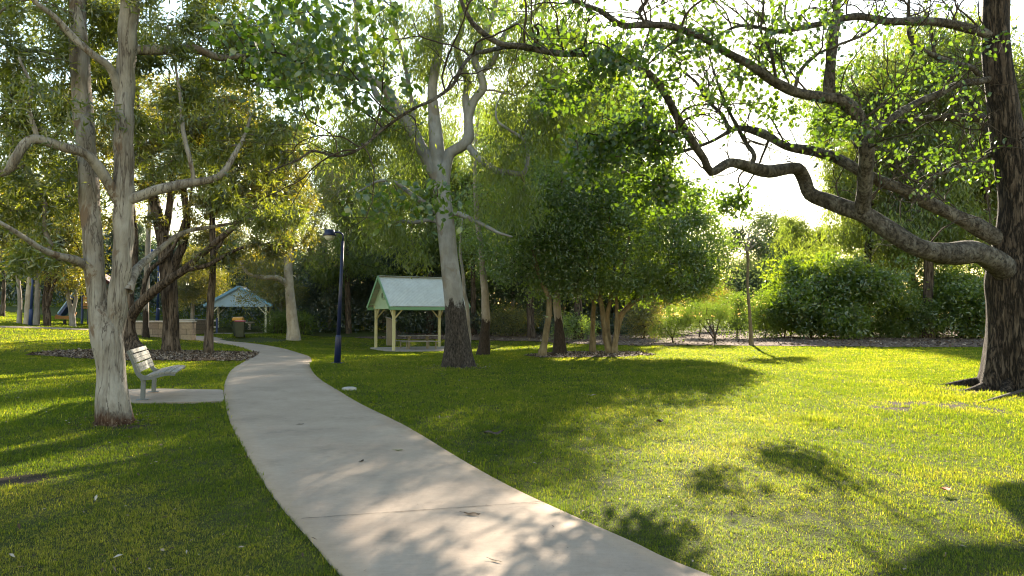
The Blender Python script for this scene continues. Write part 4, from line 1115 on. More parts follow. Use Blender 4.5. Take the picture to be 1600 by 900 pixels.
    t.limb([(459, 533, D, 20), (457, 510, D, 17), (455, 480, D, 15), (452, 443, D, 13), (450, 420, D, 13), (455, 395, D, 9), (457, 370, D, 8), (463, 330, D, 6), (470, 280, D, 4)], 'trunk', M_CREAMBARK, 14, .05, .1, .08, step=.14)
    t.limb([(450, 423, D, 9), (447, 395, D, 8), (447, 371, D, 7), (440, 330, D, 5), (436, 280, D, 3)], 'limb', M_CREAMBARK, 10, .05)
    t.limb([(448, 442, D, 10), (431, 434, D - .5, 8.5), (412, 433, D - 1, 7.5), (391, 429, D - 1.5, 6), (379, 416, D - 1.8, 4), (372, 398, D - 2, 3)], 'limb', M_CREAMBARK, 10, .05)
    t.fill([(400, 415, D - 1.2, 60, 30, 2, 26), (400, 460, D - 1.5, 40, 15, 1.5, 9), (450, 330, D, 100, 80, 4, 90), (520, 290, D, 70, 50, 3, 36), (400, 280, D, 80, 60, 4, 40), (490, 390, D + 1, 30, 30, 2, 8)], .4, .1, .08)
    t.wood(M_PALETWIG, .008, .5); t.crown(M_OLIVELEAF, 75, (.4, .4, .32), .2, .06, .4, .3)
mid_left()

# ---- G: leaning smooth gum in the middle
def tree_gum():
    b = base_px(715, 573, .5); D = b[1]
    t = Tree('gum_tree', 'large leaning smooth grey gum with black bark round its foot', b, 21)
    t.limb([(717, 575, D, 43), (716, 555, D, 39), (715, 533, D, 37), (711, 489, D, 33), (709, 471, D, 30), (706, 440, D, 29), (701, 400, D, 28), (692, 311, D, 27), (685, 258, D, 26), (678, 178, D, 18), (676, 133, D, 16), (683, 89, D, 15), (687, 44, D, 13), (684, 0, D, 12), (680, -70, D, 9), (690, -150, D, 5)], 'trunk', M_GUMBARK, 30, .035, .14, .34, step=.08)
    t.roots(7, .85, .12, M_GUMBARK)
    L = lambda pts, seg=12, w=.0: t.limb(pts, 'limb', M_GUMBARK, seg, .05, 0, 0, w)
    L([(683, 275, D, 20), (667, 249, D, 20), (649, 213, D - .2, 19), (627, 178, D - .4, 17), (604, 142, D - .7, 15), (587, 127, D - .9, 13), (569, 118, D - 1.1, 12), (533, 120, D - 1.5, 11), (502, 115, D - 1.8, 9), (467, 102, D - 2, 8), (427, 89, D - 2.3, 6), (390, 40, D - 2.4, 4)])
    L([(640, 196, D - .3, 14), (618, 173, D - .2, 13), (591, 151, D, 11), (580, 125, D + .2, 9), (560, 70, D + .4, 7), (555, 0, D + .5, 5)])
    L([(667, 235, D, 9), (650, 205, D + .3, 8), (642, 150, D + .5, 7), (630, 90, D + .6, 6), (612, 20, D + .7, 4), (610, -40, D + .7, 3)])
    L([(692, 290, D, 22), (695, 262, D, 20), (703, 240, D, 19), (720, 229, D - .1, 18), (732, 216, D - .1, 17), (732, 187, D, 15), (735, 172, D, 14), (742, 155, D, 13), (755, 138, D, 13), (752, 119, D, 12), (742, 95, D, 11), (748, 75, D, 10), (757, 55, D, 9), (769, 27, D, 8), (775, 0, D, 7), (785, -60, D, 4)])
    L([(731, 188, D, 13), (728, 150, D + .2, 12), (731, 130, D + .3, 11), (720, 100, D + .4, 10), (713, 72, D + .5, 10), (722, 45, D + .5, 8), (720, 10, D + .5, 7), (725, -50, D + .5, 4)])
    L([(731, 227, D, 13), (742, 240, D - .3, 12), (757, 255, D - .5, 11), (778, 267, D - .8, 11), (800, 270, D - 1, 9), (818, 270, D - 1.2, 7.5), (825, 244, D - 1.3, 6), (817, 218, D - 1.4, 5), (793, 201, D - 1.5, 4.2), (777, 188, D - 1.6, 3.4), (776, 165, D - 1.6, 2.4), (788, 140, D - 1.6, 1)])
    L([(748, 113, D, 10), (769, 98, D, 9), (787, 58, D, 9), (800, 42, D, 8), (827, 27, D, 7), (844, 9, D, 6), (880, -20, D, 4)])
    L([(688, 335, D, 10), (668, 322, D - .3, 9), (649, 307, D - .6, 8), (622, 286, D - 1, 6), (590, 285, D - 1.3, 4), (560, 300, D - 1.5, 3)], 8, .03)
    L([(701, 330, D, 9), (720, 335, D - .2, 8), (740, 343, D - .5, 7), (770, 360, D - .8, 5), (800, 370, D - 1, 3)], 8, .03)
    L([(696, 350, D, 7), (660, 345, D + .3, 6), (620, 350, D + .6, 5), (580, 372, D + .8, 3)], 8, .04)
    t.fill([(590, 355, D + .5, 50, 30, 1.4, 13), (645, 395, D + .4, 30, 15, .6, 3), (570, 330, D, 70, 50, 2, 24), (620, 230, D + 1, 90, 70, 2.5, 24), (480, 100, D - 1.5, 90, 70, 2, 26), (600, 60, D, 100, 70, 2.5, 28),
            (730, 60, D + .6, 120, 80, 3, 74), (840, 160, D, 90, 70, 2.2, 66), (640, 190, D + 1, 70, 60, 2, 26), (800, 300, D, 60, 60, 2, 20), (860, 60, D, 90, 60, 2.5, 54), (800, 225, D - 1.2, 50, 40, 1, 14), (540, 210, D - .5, 70, 50, 2, 30), (940, 140, D + 1, 70, 60, 2, 30), (690, -90, D, 260, 80, 4, 60)], .3, .05, .10)
    # the boughs leave the lamp post's head clear
    lh = at(522, 372, 21.9)
    t.tips = [q for q in t.tips if not (abs(q[1][0] - lh[0]) < 1.25 and -1.3 < q[1][2] - lh[2] < 1.75 and q[1][1] < 23)]
    t.wood(M_PALETWIG, .0055, .52)
    t.crown(M_GUMLEAF, 140, (.25, .25, .18), .19, .04, 1.2, .5)
tree_gum()

# ---- H..M: the grove right of the shelter
def grove():
    b = base_px(755, 555, .4); D = b[1]
    t = Tree('gum_tree', 'straight half-blackened gum just right of the leaning gum', b, 31)
    t.limb([(755.5, 556, D, 19), (757, 530, D, 15.5), (759, 495, D, 13), (757, 451, D, 11), (755, 431, D, 10), (752, 390, D, 9), (745, 330, D, 8), (742, 250, D, 6), (748, 170, D, 4)], 'trunk', M_STREAKBARK, 14, .04, .2, .1, step=.12)
    t.fill([(760, 250, D, 90, 110, 3, 60), (770, 390, D, 60, 50, 2.2, 32)], .4, .1, .08)
    t.wood(M_TWIG, .007, .5); t.crown(M_DENSELEAF, 90, (.36, .36, .3), .13, .055, .35, .25)
    b = base_px(732, 553, .2); D = b[1]
    t = Tree('sapling', 'thin bent grey stem leaning between the two gums', b, 32)
    t.limb([(732, 554, D, 8), (733, 530, D, 7), (732, 511, D, 6.5), (730, 478, D, 6), (725, 455, D, 6), (724, 430, D, 5), (719, 390, D, 4), (722, 340, D, 3)], 'trunk', M_GREYBARK, 10, .05, .1, 0, step=.12)
    t.fill([(725, 350, D, 40, 40, 1.5, 16)], .4, .1, .08); t.wood(M_TWIG, .007, .5); t.crown(M_GUMLEAF, 70, (.3, .3, .25), .15, .03, 1.2, .4)
    sp = [('dense_tree', 'leaning olive trunk under dense leaves, leftmost of the mulch island', (846, 557.5), [(846, 559, 13), (853, 522, 10), (858, 485, 9), (857, 465, 8), (849, 445, 7), (840, 420, 6), (828, 370, 4)], [(815, 380, 70, 70, 2.4, 80), (800, 300, 55, 50, 2.4, 40), (850, 300, 60, 80, 2, 50)], 33),
          ('dense_tree', 'dark thick straight trunk under dense leaves, second in the mulch island', (874, 554), [(874, 556, 20), (874, 530, 16), (873, 511, 14), (870, 472, 12), (871, 440, 11), (866, 390, 9), (872, 330, 6), (880, 270, 4)], [(880, 360, 80, 70, 2.6, 110), (900, 250, 90, 70, 2.6, 90), (930, 190, 80, 50, 2.6, 34)], 34),
          ('dense_tree', 'slender straight olive trunk between the dark trunk and the many-stemmed tree', (926, 552), [(926, 553, 10), (926, 511, 8), (928, 472, 7), (928, 440, 6), (935, 390, 5), (940, 330, 3)], [(930, 380, 70, 60, 2.2, 70), (950, 290, 70, 50, 2.4, 50)], 35)]
    for (nm, lb, bp_, tr, el, sd_) in sp:
        b = base_px(*bp_, .25); D = b[1]
        t = Tree(nm, lb, b, sd_)
        t.limb([(x, y, D, w_) for x, y, w_ in tr], 'trunk', M_SMALLBARK if sd_ != 34 else M_STREAKBARK, 14, .06, .2, .1, step=.1)
        t.fill([(x, y, D, rx, ry, rz, n) for x, y, rx, ry, rz, n in el], .35, .15, .08)
        t.wood(M_TWIG, .006, .5); t.crown(M_DENSELEAF, 105, (.27, .27, .22), .135, .065, .4, .18)
    b = base_px(956, 553.5, .4); D = b[1]
    t = Tree('dense_tree', 'broad many-stemmed tree with a wide dense dark green crown', b, 36)
    t.limb([(957, 555, D, 15), (960, 540, D, 11), (963, 527, D, 9), (970, 495, D, 8.5), (985, 475, D, 7), (1001, 452, D + .2, 6), (1020, 420, D + .3, 4)], 'trunk', M_SMALLBARK, 12, .06, .2, .1, step=.1)
    for k_, pts in enumerate(([(953, 554, D, 12), (946, 527, D - .1, 9), (942, 493, D - .2, 8), (938, 467, D - .2, 7), (930, 435, D - .4, 6), (915, 400, D - .6, 4)],
                [(955, 554, D, 10), (951, 532, D + .2, 8), (949, 493, D + .3, 7.5), (954, 467, D + .4, 6), (958, 430, D + .5, 5), (965, 380, D + .5, 4), (970, 320, D + .5, 3)],
                [(958, 553, D, 9), (962, 525, D - .2, 7), (964, 485, D - .3, 6), (964, 459, D - .4, 5), (975, 410, D - .6, 4), (985, 360, D - .8, 3)],
                [(968, 500, D, 6), (976, 487, D - .2, 5.5), (1004, 464, D - .4, 5), (1043, 455, D - .8, 4), (1070, 440, D - 1, 3)])):
        t.limb(pts, 'limb', M_SMALLBARK, 10, .06)
    t.fill([(960, 360, D, 120, 84, 3.2, 210), (1072, 395, D - .2, 72, 66, 2.6, 145), (1090, 340, D, 40, 40, 2, 30), (1040, 320, D + .3, 60, 50, 2.4, 45), (990, 260, D, 70, 60, 2.5, 58), (1010, 440, D - .5, 105, 26, 2.2, 80), (880, 440, D - .5, 60, 22, 2, 30), (985, 190, D + .3, 50, 45, 2, 20), (890, 420, D - .3, 60, 40, 2, 36)], .35, .15, .08)
    t.wood(M_TWIG, .0055, .5); t.crown(M_DENSELEAF, 110, (.27, .27, .22), .135, .065, .4, .18)
grove()

# ---- R: the big spreading tree at the right
def tree_big():
    b = base_px(1585, 607, .75); D = b[1]
    t = Tree('spreading_tree', 'massive dark spreading tree with long bare limbs at the right edge', b, 41)
    t.limb([(1585, 611, D, 80), (1586, 580, D, 76), (1586, 540, D, 75), (1586, 480, D, 73), (1586, 440, D, 74), (1588, 400, D, 64), (1590, 350, D, 55), (1589, 300, D, 50), (1578, 233, D, 46), (1563, 150, D, 42), (1556, 50, D, 38), (1556, -10, D, 36), (1560, -110, D, 28), (1550, -250, D, 16)], 'trunk', M_BIGBARK, 48, .05, .24, .34, step=.07)
    t.roots(8, 1.5, .17, M_BIGBARK)
    L = lambda pts, seg=14, w=.0: t.limb(pts, 'limb', M_LIMBBARK, seg, .07, 0, 0, w)
    L([(1590, 440, D, 44), (1559, 412, D - .3, 40), (1527, 394, D - .45, 34), (1480, 396, D - .6, 31), (1433, 386, D - .8, 29), (1387, 359, D - .6, 28), (1354, 337, D - .4, 26), (1331, 328, D - .2, 25), (1293, 314, D + .2, 22), (1266, 303, D + .4, 20), (1257, 281, D + .5, 20), (1246, 264, D + .3, 19), (1223, 265, D + .1, 18.5), (1200, 268, D - .1, 18), (1175, 262, D - .3, 17), (1155, 256, D - .5, 16), (1138, 255, D - .7, 15.5), (1111, 269, D - 1, 15), (1101, 250, D - 1.2, 14), (1082, 222, D - 1.5, 13.5), (1060, 187, D - 1.9, 13), (1042, 151, D - 2.2, 12), (1020, 121, D - 2.5, 12), (998, 105, D - 2.8, 12), (953, 90, D - 3.2, 11), (909, 84, D - 3.6, 10.5), (870, 83, D - 4, 10), (818, 72, D - 4.5, 9), (778, 67, D - 4.8, 8), (738, 36, D - 5, 7), (720, 0, D - 5.1, 5), (700, -50, D - 5.1, 3)])
    L([(850, 80, D - 4.3, 9), (800, 73, D - 4.4, 7.5), (760, 80, D - 4.6, 7), (738, 86, D - 4.8, 6.5), (720, 108, D - 5, 6), (707, 133, D - 5, 6), (676, 156, D - 5.1, 5.5), (640, 173, D - 5.2, 5), (600, 201, D - 5.2, 5), (564, 231, D - 5.3, 4.5), (529, 244, D - 5.3, 4), (489, 236, D - 5.4, 4), (467, 249, D - 5.4, 3), (422, 267, D - 5.5, 2.5)], 8)
    L([(1582, 385, D, 30), (1555, 369, D + .1, 27), (1517, 350, D + .1, 24), (1480, 331, D + .1, 21), (1443, 313, D, 20), (1405, 294, D, 19), (1373, 282, D, 17), (1340, 266, D - .1, 17), (1307, 247, D + .2, 16), (1270, 236, D + .4, 15), (1228, 229, D + .6, 13), (1200, 212, D + .7, 13), (1170, 202, D + .8, 11), (1149, 201, D + .9, 9), (1128, 212, D + 1, 6), (1109, 222, D + 1.1, 5), (1069, 236, D + 1.2, 5), (1016, 253, D + 1.2, 4), (967, 271, D + 1.2, 3), (930, 270, D + 1.2, 1.2)])
    L([(1346, 335, D - .35, 25), (1349, 310, D - .6, 23), (1352, 280, D - .9, 22), (1354, 233, D - 1.3, 22), (1349, 201, D - 1.3, 21), (1335, 173, D - 1.4, 20), (1312, 157, D - 1.5, 19), (1284, 152, D - 1.6, 17), (1247, 145, D - 1.8, 16), (1219, 133, D - 2, 16), (1198, 120, D - 2.1, 15), (1167, 98, D - 2.3, 13), (1131, 80, D - 2.5, 12), (1104, 62, D - 2.7, 11), (1073, 49, D - 2.9, 10), (1042, 40, D - 3.1, 11), (1002, 39, D - 3.3, 10), (971, 39, D - 3.5, 9), (940, 18, D - 3.7, 8), (904, 4, D - 4, 6), (860, -20, D - 4.2, 4)])
    L([(1350, 215, D - 1.3, 13), (1363, 208, D - 1.2, 12), (1396, 183, D - .9, 12), (1433, 161, D - .6, 12), (1471, 145, D - .4, 11), (1494, 133, D - .3, 11), (1536, 126, D - .1, 11), (1573, 117, D, 12)], 10)
    L([(1296, 150, D - 1.5, 18), (1296, 121, D - 1.5, 17), (1300, 75, D - 1.5, 16), (1307, 28, D - 1.5, 14), (1307, 0, D - 1.5, 12), (1310, -60, D - 1.5, 8)], 10)
    L([(1556, 62, D, 17), (1536, 51, D - .1, 15), (1480, 37, D - .4, 14), (1433, 33, D - .6, 13), (1387, 33, D - .8, 12), (1340, 26, D - 1, 11), (1293, 35, D - 1.2, 10), (1247, 44, D - 1.4, 9), (1214, 49, D - 1.6, 7), (1160, 40, D - 1.8, 5), (1110, 60, D - 2, 3)], 10)
    L([(1585, 300, D, 22), (1569, 275, D + .3, 22), (1555, 224, D + .5, 18), (1536, 187, D + .7, 16), (1499, 184, D + .8, 13), (1452, 184, D + .9, 10), (1410, 190, D + 1, 6), (1370, 180, D + 1, 3)], 10)
    L([(1538, 190, D + .7, 10), (1522, 163, D + .8, 9), (1490, 130, D + 1, 7), (1460, 80, D + 1.2, 5), (1450, 20, D + 1.3, 3)], 8)
    L([(1560, 238, D + .3, 9), (1540, 242, D + .2, 8), (1499, 257, D, 7), (1461, 280, D - .2, 6), (1440, 300, D - .3, 4), (1420, 330, D - .3, 2)], 8, .03)
    L([(1530, 116, D - .1, 10), (1515, 105, D - .2, 9), (1475, 93, D - .3, 8), (1445, 80, D - .4, 7), (1424, 62, D - .5, 7), (1419, 28, D - .5, 6), (1422, -20, D - .5, 4)], 8)
    L([(1172, 262, D - .3, 8), (1178, 243, D - .2, 7.5), (1166, 226, D, 7), (1152, 200, D, 6), (1136, 165, D - .2, 5), (1120, 130, D - .4, 4), (1108, 90, D - .6, 2.5), (1100, 50, D - .7, 1)], 8, .01)
    L([(1203, 213, D + .7, 5), (1192, 243, D + 1.0, 3.5), (1174, 278, D + 1.5, 2.6), (1150, 306, D + 1.9, 1.4)], 6, .02)
    L([(1140, 203, D + .9, 7), (1128, 180, D + .9, 6.5), (1105, 155, D + .8, 5.5), (1088, 128, D + .7, 4.5), (1066, 108, D + .6, 3), (1050, 70, D + .5, 1.2)], 7, .01)
    L([(1213, 130, D - 2, 6), (1205, 90, D - 2.2, 5), (1190, 40, D - 2.4, 4), (1195, -10, D - 2.5, 3)], 7, .03)
    L([(1241, 142, D - 1.8, 7), (1250, 110, D - 1.8, 6), (1280, 85, D - 1.7, 5), (1340, 60, D - 1.6, 4), (1390, 20, D - 1.5, 3)], 7, .03)
    L([(1010, 40, D - 3.3, 5), (1000, 15, D - 3.4, 5), (1030, -20, D - 3.5, 4)], 7, .03)
    rg = t.rng
    # twiggy, half bare canopy
    t.twigs(210, 1.9, .020, 4)
    n0 = len(t.tips)
    t.fill([(1250, 60, D - 1.8, 130, 80, 1.8, 85), (1100, 90, D - 2.4, 110, 80, 1.6, 70), (1420, 90, D - .5, 120, 100, 2, 80), (1330, 190, D - 1, 130, 70, 1.6, 50), (1480, 250, D, 80, 70, 1.6, 40), (1060, 150, D - 2.6, 60, 60, 1.2, 26), (960, 40, D - 3.5, 80, 40, 1.2, 20)], .25, .05, .16)
    bare = len(t.tips)
    t.fill([(480, 40, D - 6.0, 160, 60, 1.6, 26), (570, 110, D - 5.6, 90, 60, 1.2, 14), (440, 110, D - 5.6, 70, 60, 1, 6), (600, 300, D - 5, 40, 26, .6, 4), (680, 285, D - 4.8, 18, 26, .3, 4),
            (960, 95, D - 3.8, 80, 34, 1, 24), (870, 130, D - 4, 50, 40, .8, 9), (860, 50, D - 4.3, 60, 40, 1, 9), (960, 230, D - 1.8, 90, 55, 1.2, 60), (1020, 290, D - 1.6, 50, 36, 1, 26), (1060, 60, D - 2, 90, 60, 1.6, 34), (1150, 150, D - .6, 70, 60, 1.2, 26), (1010, 180, D - .5, 60, 50, 1.2, 24), (1230, 60, D - 2, 80, 60, 1.4, 24), (1390, 150, D - .6, 60, 40, 1, 7),
            (1152, 312, D + 1.9, 34, 20, .9, 14), (1100, 300, D + 1.2, 24, 16, .6, 5), (1290, 190, D - 1.4, 50, 40, .8, 9), (1430, 255, D - .3, 70, 50, 1, 9), (1340, 100, D - 1.2, 70, 60, 1.4, 10), (1480, 120, D - .3, 80, 80, 1.4, 11), (1560, 230, D + .4, 60, 60, 1, 10), (1180, -60, D - 2, 260, 60, 2, 40), (1450, -80, D - .5, 180, 70, 2, 40), (760, -40, D - 4.5, 120, 40, 1.2, 14)], .25, .05, .10)
    t.wood(M_TWIG, .0068, .42)
    tips = t.tips; leafy = tips[bare:]
    near = [q for q in leafy if q[1][1] < 10.6]; rest = [q for q in leafy if q[1][1] >= 10.6]
    t.tips = t.strung(near, 2); t.crown(M_BROADLEAF, 7, (.20, .20, .15), .125, .085, .8, .25, fine=True)
    t.tips = t.strung(rest, 3); t.crown(M_BROADLEAF, 6, (.15, .15, .12), .115, .085, .6, .12, fine=True)
    t.tips = t.strung(tips[n0:bare:2], 1); t.crown(M_BROADLEAF, 3, (.09, .09, .09), .10, .075, .5, .1, fine=True)
tree_big()

# ---- small trees and shrubs on the far mulch
def smalls():
    b = base_px(1174, 540, .2); D = b[1]
    t = Tree('slender_tree', 'thin solitary pole-like tree with a small umbrella top', b, 51)
    t.limb([(1174, 541, D, 7), (1172, 498, D, 5), (1168, 446, D, 4.2), (1169, 406, D, 4.5), (1167, 392, D, 4)], 'trunk', M_SMALLBARK, 10, .04, .25, .1, step=.12)
    for q in ((1140, 372), (1155, 358), (1172, 355), (1188, 362), (1198, 378), (1150, 380)): t.limb([(1167, 393, D, 3), ((1167 + q[0]) / 2, (393 + q[1]) / 2 - 5, D, 2.2), (q[0], q[1], D + t.rng.uniform(-.8, .8), 1.2)], 'limb', M_GREYBARK, 6, 0)
    t.fill([(1155, 366, D, 28, 14, .9, 14), (1182, 376, D, 24, 14, .9, 12), (1145, 382, D, 14, 10, .6, 6), (1195, 388, D, 10, 10, .5, 4)], .3, .1, .08); t.wood(M_TWIG, .006); t.crown(M_DARKLEAF, 62, (.17, .17, .09), .19, .055, .7, .2)
    b = base_px(1117, 537, .3); D = b[1]
    t = Tree('shrub', 'bright lime green spreading shrub with a dark stem on the mulch', b, 52, 'shrub')
    t.limb([(1117, 538, D, 3.4), (1116, 522, D, 3), (1108, 508, D, 2.2), (1096, 490, D, 1.2)], 'trunk', M_TWIG, 8, .05)
    for q in ((1128, 488), (1080, 492), (1112, 480)): t.limb([(1116.5, 530, D, 2.4), ((1116 + q[0]) / 2, 508, D + .2, 1.8), (q[0], q[1], D + .3, 1)], 'limb', M_TWIG, 6, .05)
    t.fill([(1085, 492, D, 48, 24, 1.8, 90), (1125, 484, D, 22, 20, 1.2, 30), (1070, 505, D, 26, 12, 1, 16)], .25, .15, .06); t.wood(M_TWIG, .006); t.crown(M_LIMELEAF, 80, (.22, .22, .14), .11, .03, .1, .1)
    b = base_px(1052, 536, .3); D = b[1]
    t = Tree('shrub', 'yellowish thin-leaved shrub left of the lime green one', b, 53, 'shrub')
    t.limb([(1052, 537, D, 2.6), (1049, 522, D, 2.2), (1043, 506, D, 1.2)], 'trunk', M_TWIG, 8, .05)
    for q in ((1060, 495), (1030, 502)): t.limb([(1051, 530, D, 2), ((1050 + q[0]) / 2, 514, D + .2, 1.5), (q[0], q[1], D + .3, 1)], 'limb', M_TWIG, 6, .05)
    t.fill([(1045, 505, D, 30, 22, 1.6, 60), (1030, 515, D, 16, 12, 1, 15)], .25, .15, .06); t.wood(M_TWIG, .006); t.crown(M_LIMELEAF, 55, (.22, .22, .16), .12, .025, .1, .1)
    # olive shrubs further along the mulch
    for i, (px, py, rx, ry, cyy, mat, lb, n) in enumerate((
            (1005, 533, 30, 32, 497, M_OLIVELEAF, 'grey olive bush behind the many-stemmed tree', 70), (800, 530, 48, 24, 500, M_OLIVELEAF, 'low wide olive bush behind the grove trunks', 80),
            (895, 536, 30, 20, 512, M_DENSELEAF, 'small bright bush low between the grove trunks', 40), (1195, 532, 30, 34, 492, M_LIMELEAF, 'yellow green bush just right of the pole-like tree', 80), (1150, 533, 30, 34, 488, M_LIMELEAF, 'soft yellow green bush just left of the pole-like tree', 70), (1225, 530, 30, 40, 478, M_HEDGELEAF, 'leafy mid green bush beside the left end of the back hedge', 80), (1092, 530, 34, 30, 470, M_OLIVELEAF, 'olive bush standing above and behind the lime green shrub', 70), (1375, 531, 36, 22, 508, M_LIMELEAF, 'low lime bush added for the sunlit spots under the middle of the back hedge', 50))):  # last one: lime bush added to stand in for sunlit yellow hedge spots
        b = gnd(px, py); D = b[1] + 3
        b = np.array([*at(px, py, D)[:2], 0]); b[2] = float(hgt(b[0], b[1]))
        t = Tree('shrub', lb, b, 60 + i, 'shrub')
        t.limb3([(b[0], b[1], b[2] - .1, .05), (b[0] + .1, b[1], b[2] + .6, .04), (b[0] - .1, b[1], b[2] + 1.2, .02)], 'trunk', M_TWIG, 8, .05)
        t.fill([(px, cyy, D, rx, ry, 1.6, n)], .3, .15, .06); t.wood(M_TWIG, .007); t.crown(mat, 80, (.3, .3, .24), .15, .055, .3, .15)
smalls()

# ---- background: prototypes copied thing by thing
def proto_tree(name, seed, h, ells, mat, bark, r0, n, sig, L, Wd, droop, zl, lean=0.05, kind='tree', rt=.012):
    """one tree of its kind, standing at the origin; ells: (x,y,z,rx,ry,rz,n) in metres"""
    t = Tree(name, '', (0, 0, 0), seed, kind); rg = t.rng
    k = np.linspace(0, 1, 7); ph = rg.uniform(0, 6.3, 2)
    P = [(lean * h * q ** 1.4 * math.cos(ph[0]) + .03 * h * math.sin(q * 5 + ph[1]) * q, lean * h * q ** 1.4 * math.sin(ph[0]), h * q - .15, r0 * (1 - q * .85)) for q in k]
    t.limb3(P, 'trunk', bark, 10, .06, .25, .1, step=h / 26)
    T = []
    for (x, y, z, rx, ry, rz, m_) in ells:
        d = rg.normal(0, 1, (m_, 3)); d /= np.linalg.norm(d, axis=1)[:, None]; d *= rg.uniform(0, 1, m_)[:, None] ** .42
        T.append(np.array([x, y, z]) + d * [rx, ry, rz])
    t.fill3(np.vstack(T), h / 14, .12, .09)
    t.wood(bark if kind == 'tree' else M_TWIG, rt, .5); t.crown(mat, n, sig, L, Wd, droop, zl)
    return t.root
def blobs(seed, h, z0, rad, k, n):
    rg = np.random.default_rng(seed); o = []
    for i in range(k):
        a = rg.uniform(0, 6.3); rr = rad * rg.uniform(.15, .75); z = z0 + (h - z0) * rg.uniform(.1, .88)
        s_ = rg.uniform(.32, .6) * rad; o.append((rr * math.cos(a), rr * math.sin(a), z, s_, s_, s_ * rg.uniform(.6, .9), n))
    return o
PROTO = {}
PROTO['weep1'] = lambda: proto_tree('weeping_gum', 101, 15, blobs(1, 15.5, 4.0, 3.9, 20, 14), M_GUMLEAF, M_BROWNBARK, .24, 120, (.36, .36, .26), .32, .07, 1.2, .9)
PROTO['weep2'] = lambda: proto_tree('weeping_gum', 102, 18, blobs(2, 18.5, 4.5, 4.4, 24, 14), M_GUMLEAF, M_BROWNBARK, .28, 120, (.38, .38, .26), .32, .07, 1.2, .9, .08)
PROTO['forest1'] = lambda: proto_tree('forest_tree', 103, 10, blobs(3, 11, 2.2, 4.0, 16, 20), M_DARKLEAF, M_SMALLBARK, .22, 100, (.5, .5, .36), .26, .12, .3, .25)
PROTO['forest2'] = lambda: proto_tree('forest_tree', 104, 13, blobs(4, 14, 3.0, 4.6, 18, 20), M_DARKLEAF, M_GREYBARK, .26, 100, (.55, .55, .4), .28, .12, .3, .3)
PROTO['olive1'] = lambda: proto_tree('olive_tree', 105, 9, blobs(5, 9.5, 2.6, 3.4, 14, 20), M_OLIVELEAF, M_GREYBARK, .24, 90, (.45, .45, .34), .22, .07, .5, .35)
PROTO['bush1'] = lambda: proto_tree('hedge_bush', 106, 3.2, blobs(6, 4.2, .7, 2.4, 18, 13), M_HEDGELEAF, M_TWIG, .10, 84, (.25, .25, .19), .21, .10, .3, .15, .1, 'bush', .010)
PROTO['bush2'] = lambda: proto_tree('hedge_bush', 107, 2.8, blobs(7, 3.6, .6, 2.6, 18, 12), M_HEDGELEAF, M_TWIG, .09, 84, (.25, .25, .19), .20, .095, .3, .15, .1, 'bush', .010)
PROTO['bush3'] = lambda: proto_tree('hedge_bush', 109, 3.0, blobs(9, 3.7, .5, 2.2, 14, 11), M_LIMELEAF, M_TWIG, .08, 66, (.27, .27, .2), .18, .06, .4, .2, .1, 'bush', .010)  # lime leaf colour paints the sunlit yellow patches of the hedge
PROTO['far1'] = lambda: proto_tree('distant_tree', 108, 11, blobs(8, 12, 3.5, 4.5, 12, 14), M_HAZEDLEAF, M_GREYBARK, .25, 60, (.6, .6, .45), .4, .14, .5, .5)
PCACHE = {}
def place(kind, px, Y, s, rz, label, cat=None, group=None, dz=0.0, sz=None):
    x = raydir(px, 500)[0] / raydir(px, 500)[1] * Y
    if kind not in PCACHE: PCACHE[kind] = PROTO[kind](); o = PCACHE[kind]
    else: o = copy_tree(PCACHE[kind])
    o.location = (x, Y, float(hgt(x, Y)) + dz); o.rotation_euler = (0, 0, rz); o.scale = (s, s, sz or s)
    o['label'] = label
    if cat: o['category'] = cat
    if group: o['group'] = group
    return o
HB = 'bushes along the back of the lawn'
place('bush1', 1265, 44, 1.25, .3, 'tall dark bush first from the left of the back hedge, beside the sky gap', group=HB)
place('bush2', 1316, 43, 1.32, 1.9, 'dark bush second from the left in the back hedge', group=HB)
place('bush3', 1362, 45, .95, 4.1, 'hedge bush around the thin upright trunk in the middle of the back hedge', group=HB)
place('bush2', 1408, 44, .84, 5.2, 'lower hedge bush left of the tall straight gum trunk', group=HB)
place('bush3', 1462, 46, 1.0, 2.4, 'hedge bush at the foot of the tall straight gum trunk', group=HB)
place('bush2', 1502, 44, 1.22, 3.3, 'full rounded hedge bush right of the gum trunk', group=HB)
place('bush1', 1545, 45, .95, 5.9, 'hedge bush partly hidden by the massive trunk', group=HB)
place('bush3', 1235, 47, .95, 2.9, 'low leafy bush at the left end of the back hedge', group=HB)
place('bush1', 1610, 46, 1.0, 1.1, 'hedge bush behind the massive trunk at the frame edge', group=HB)
WG = 'weeping gums behind the lawn'
place('weep1', 1450, 47, 1.02, .4, 'tall weeping gum with a straight trunk rising out of the back hedge', group=WG)
place('weep2', 1375, 56, .95, 2.2, 'weeping gum with pale hanging leaves behind the hedge middle', group=WG)
place('weep2', 1352, 48, 1.12, 3.9, 'weeping gum at the right edge of the sky gap', group=WG)
place('weep2', 1545, 58, 1.12, 4.4, 'tallest weeping gum far behind the massive trunk', group=WG)
place('weep1', 1640, 52, 1.2, 1.2, 'weeping gum behind the upper right limbs', group=WG)
place('weep2', 905, 44, 1.0, .9, 'weeping gum behind the grove, pale leaves above the dense crown', group=WG)
place('weep1', 830, 47, 1.15, 2.7, 'weeping gum between the leaning gum and the dense grove', group=WG)
place('weep2', 990, 55, .78, 5.5, 'weeping gum behind the broad dense crown near the sky gap', group=WG)
place('weep1', 740, 52, 1.0, 4.9, 'weeping gum directly behind the leaning gum', group=WG)
place('weep2', 640, 58, .8, 3.1, 'weeping gum high behind the green shelter', group=WG)
place('weep2', 1450, 44, 1.2, 5.0, 'weeping gum with a full crown behind the middle of the spreading limbs', group=WG)
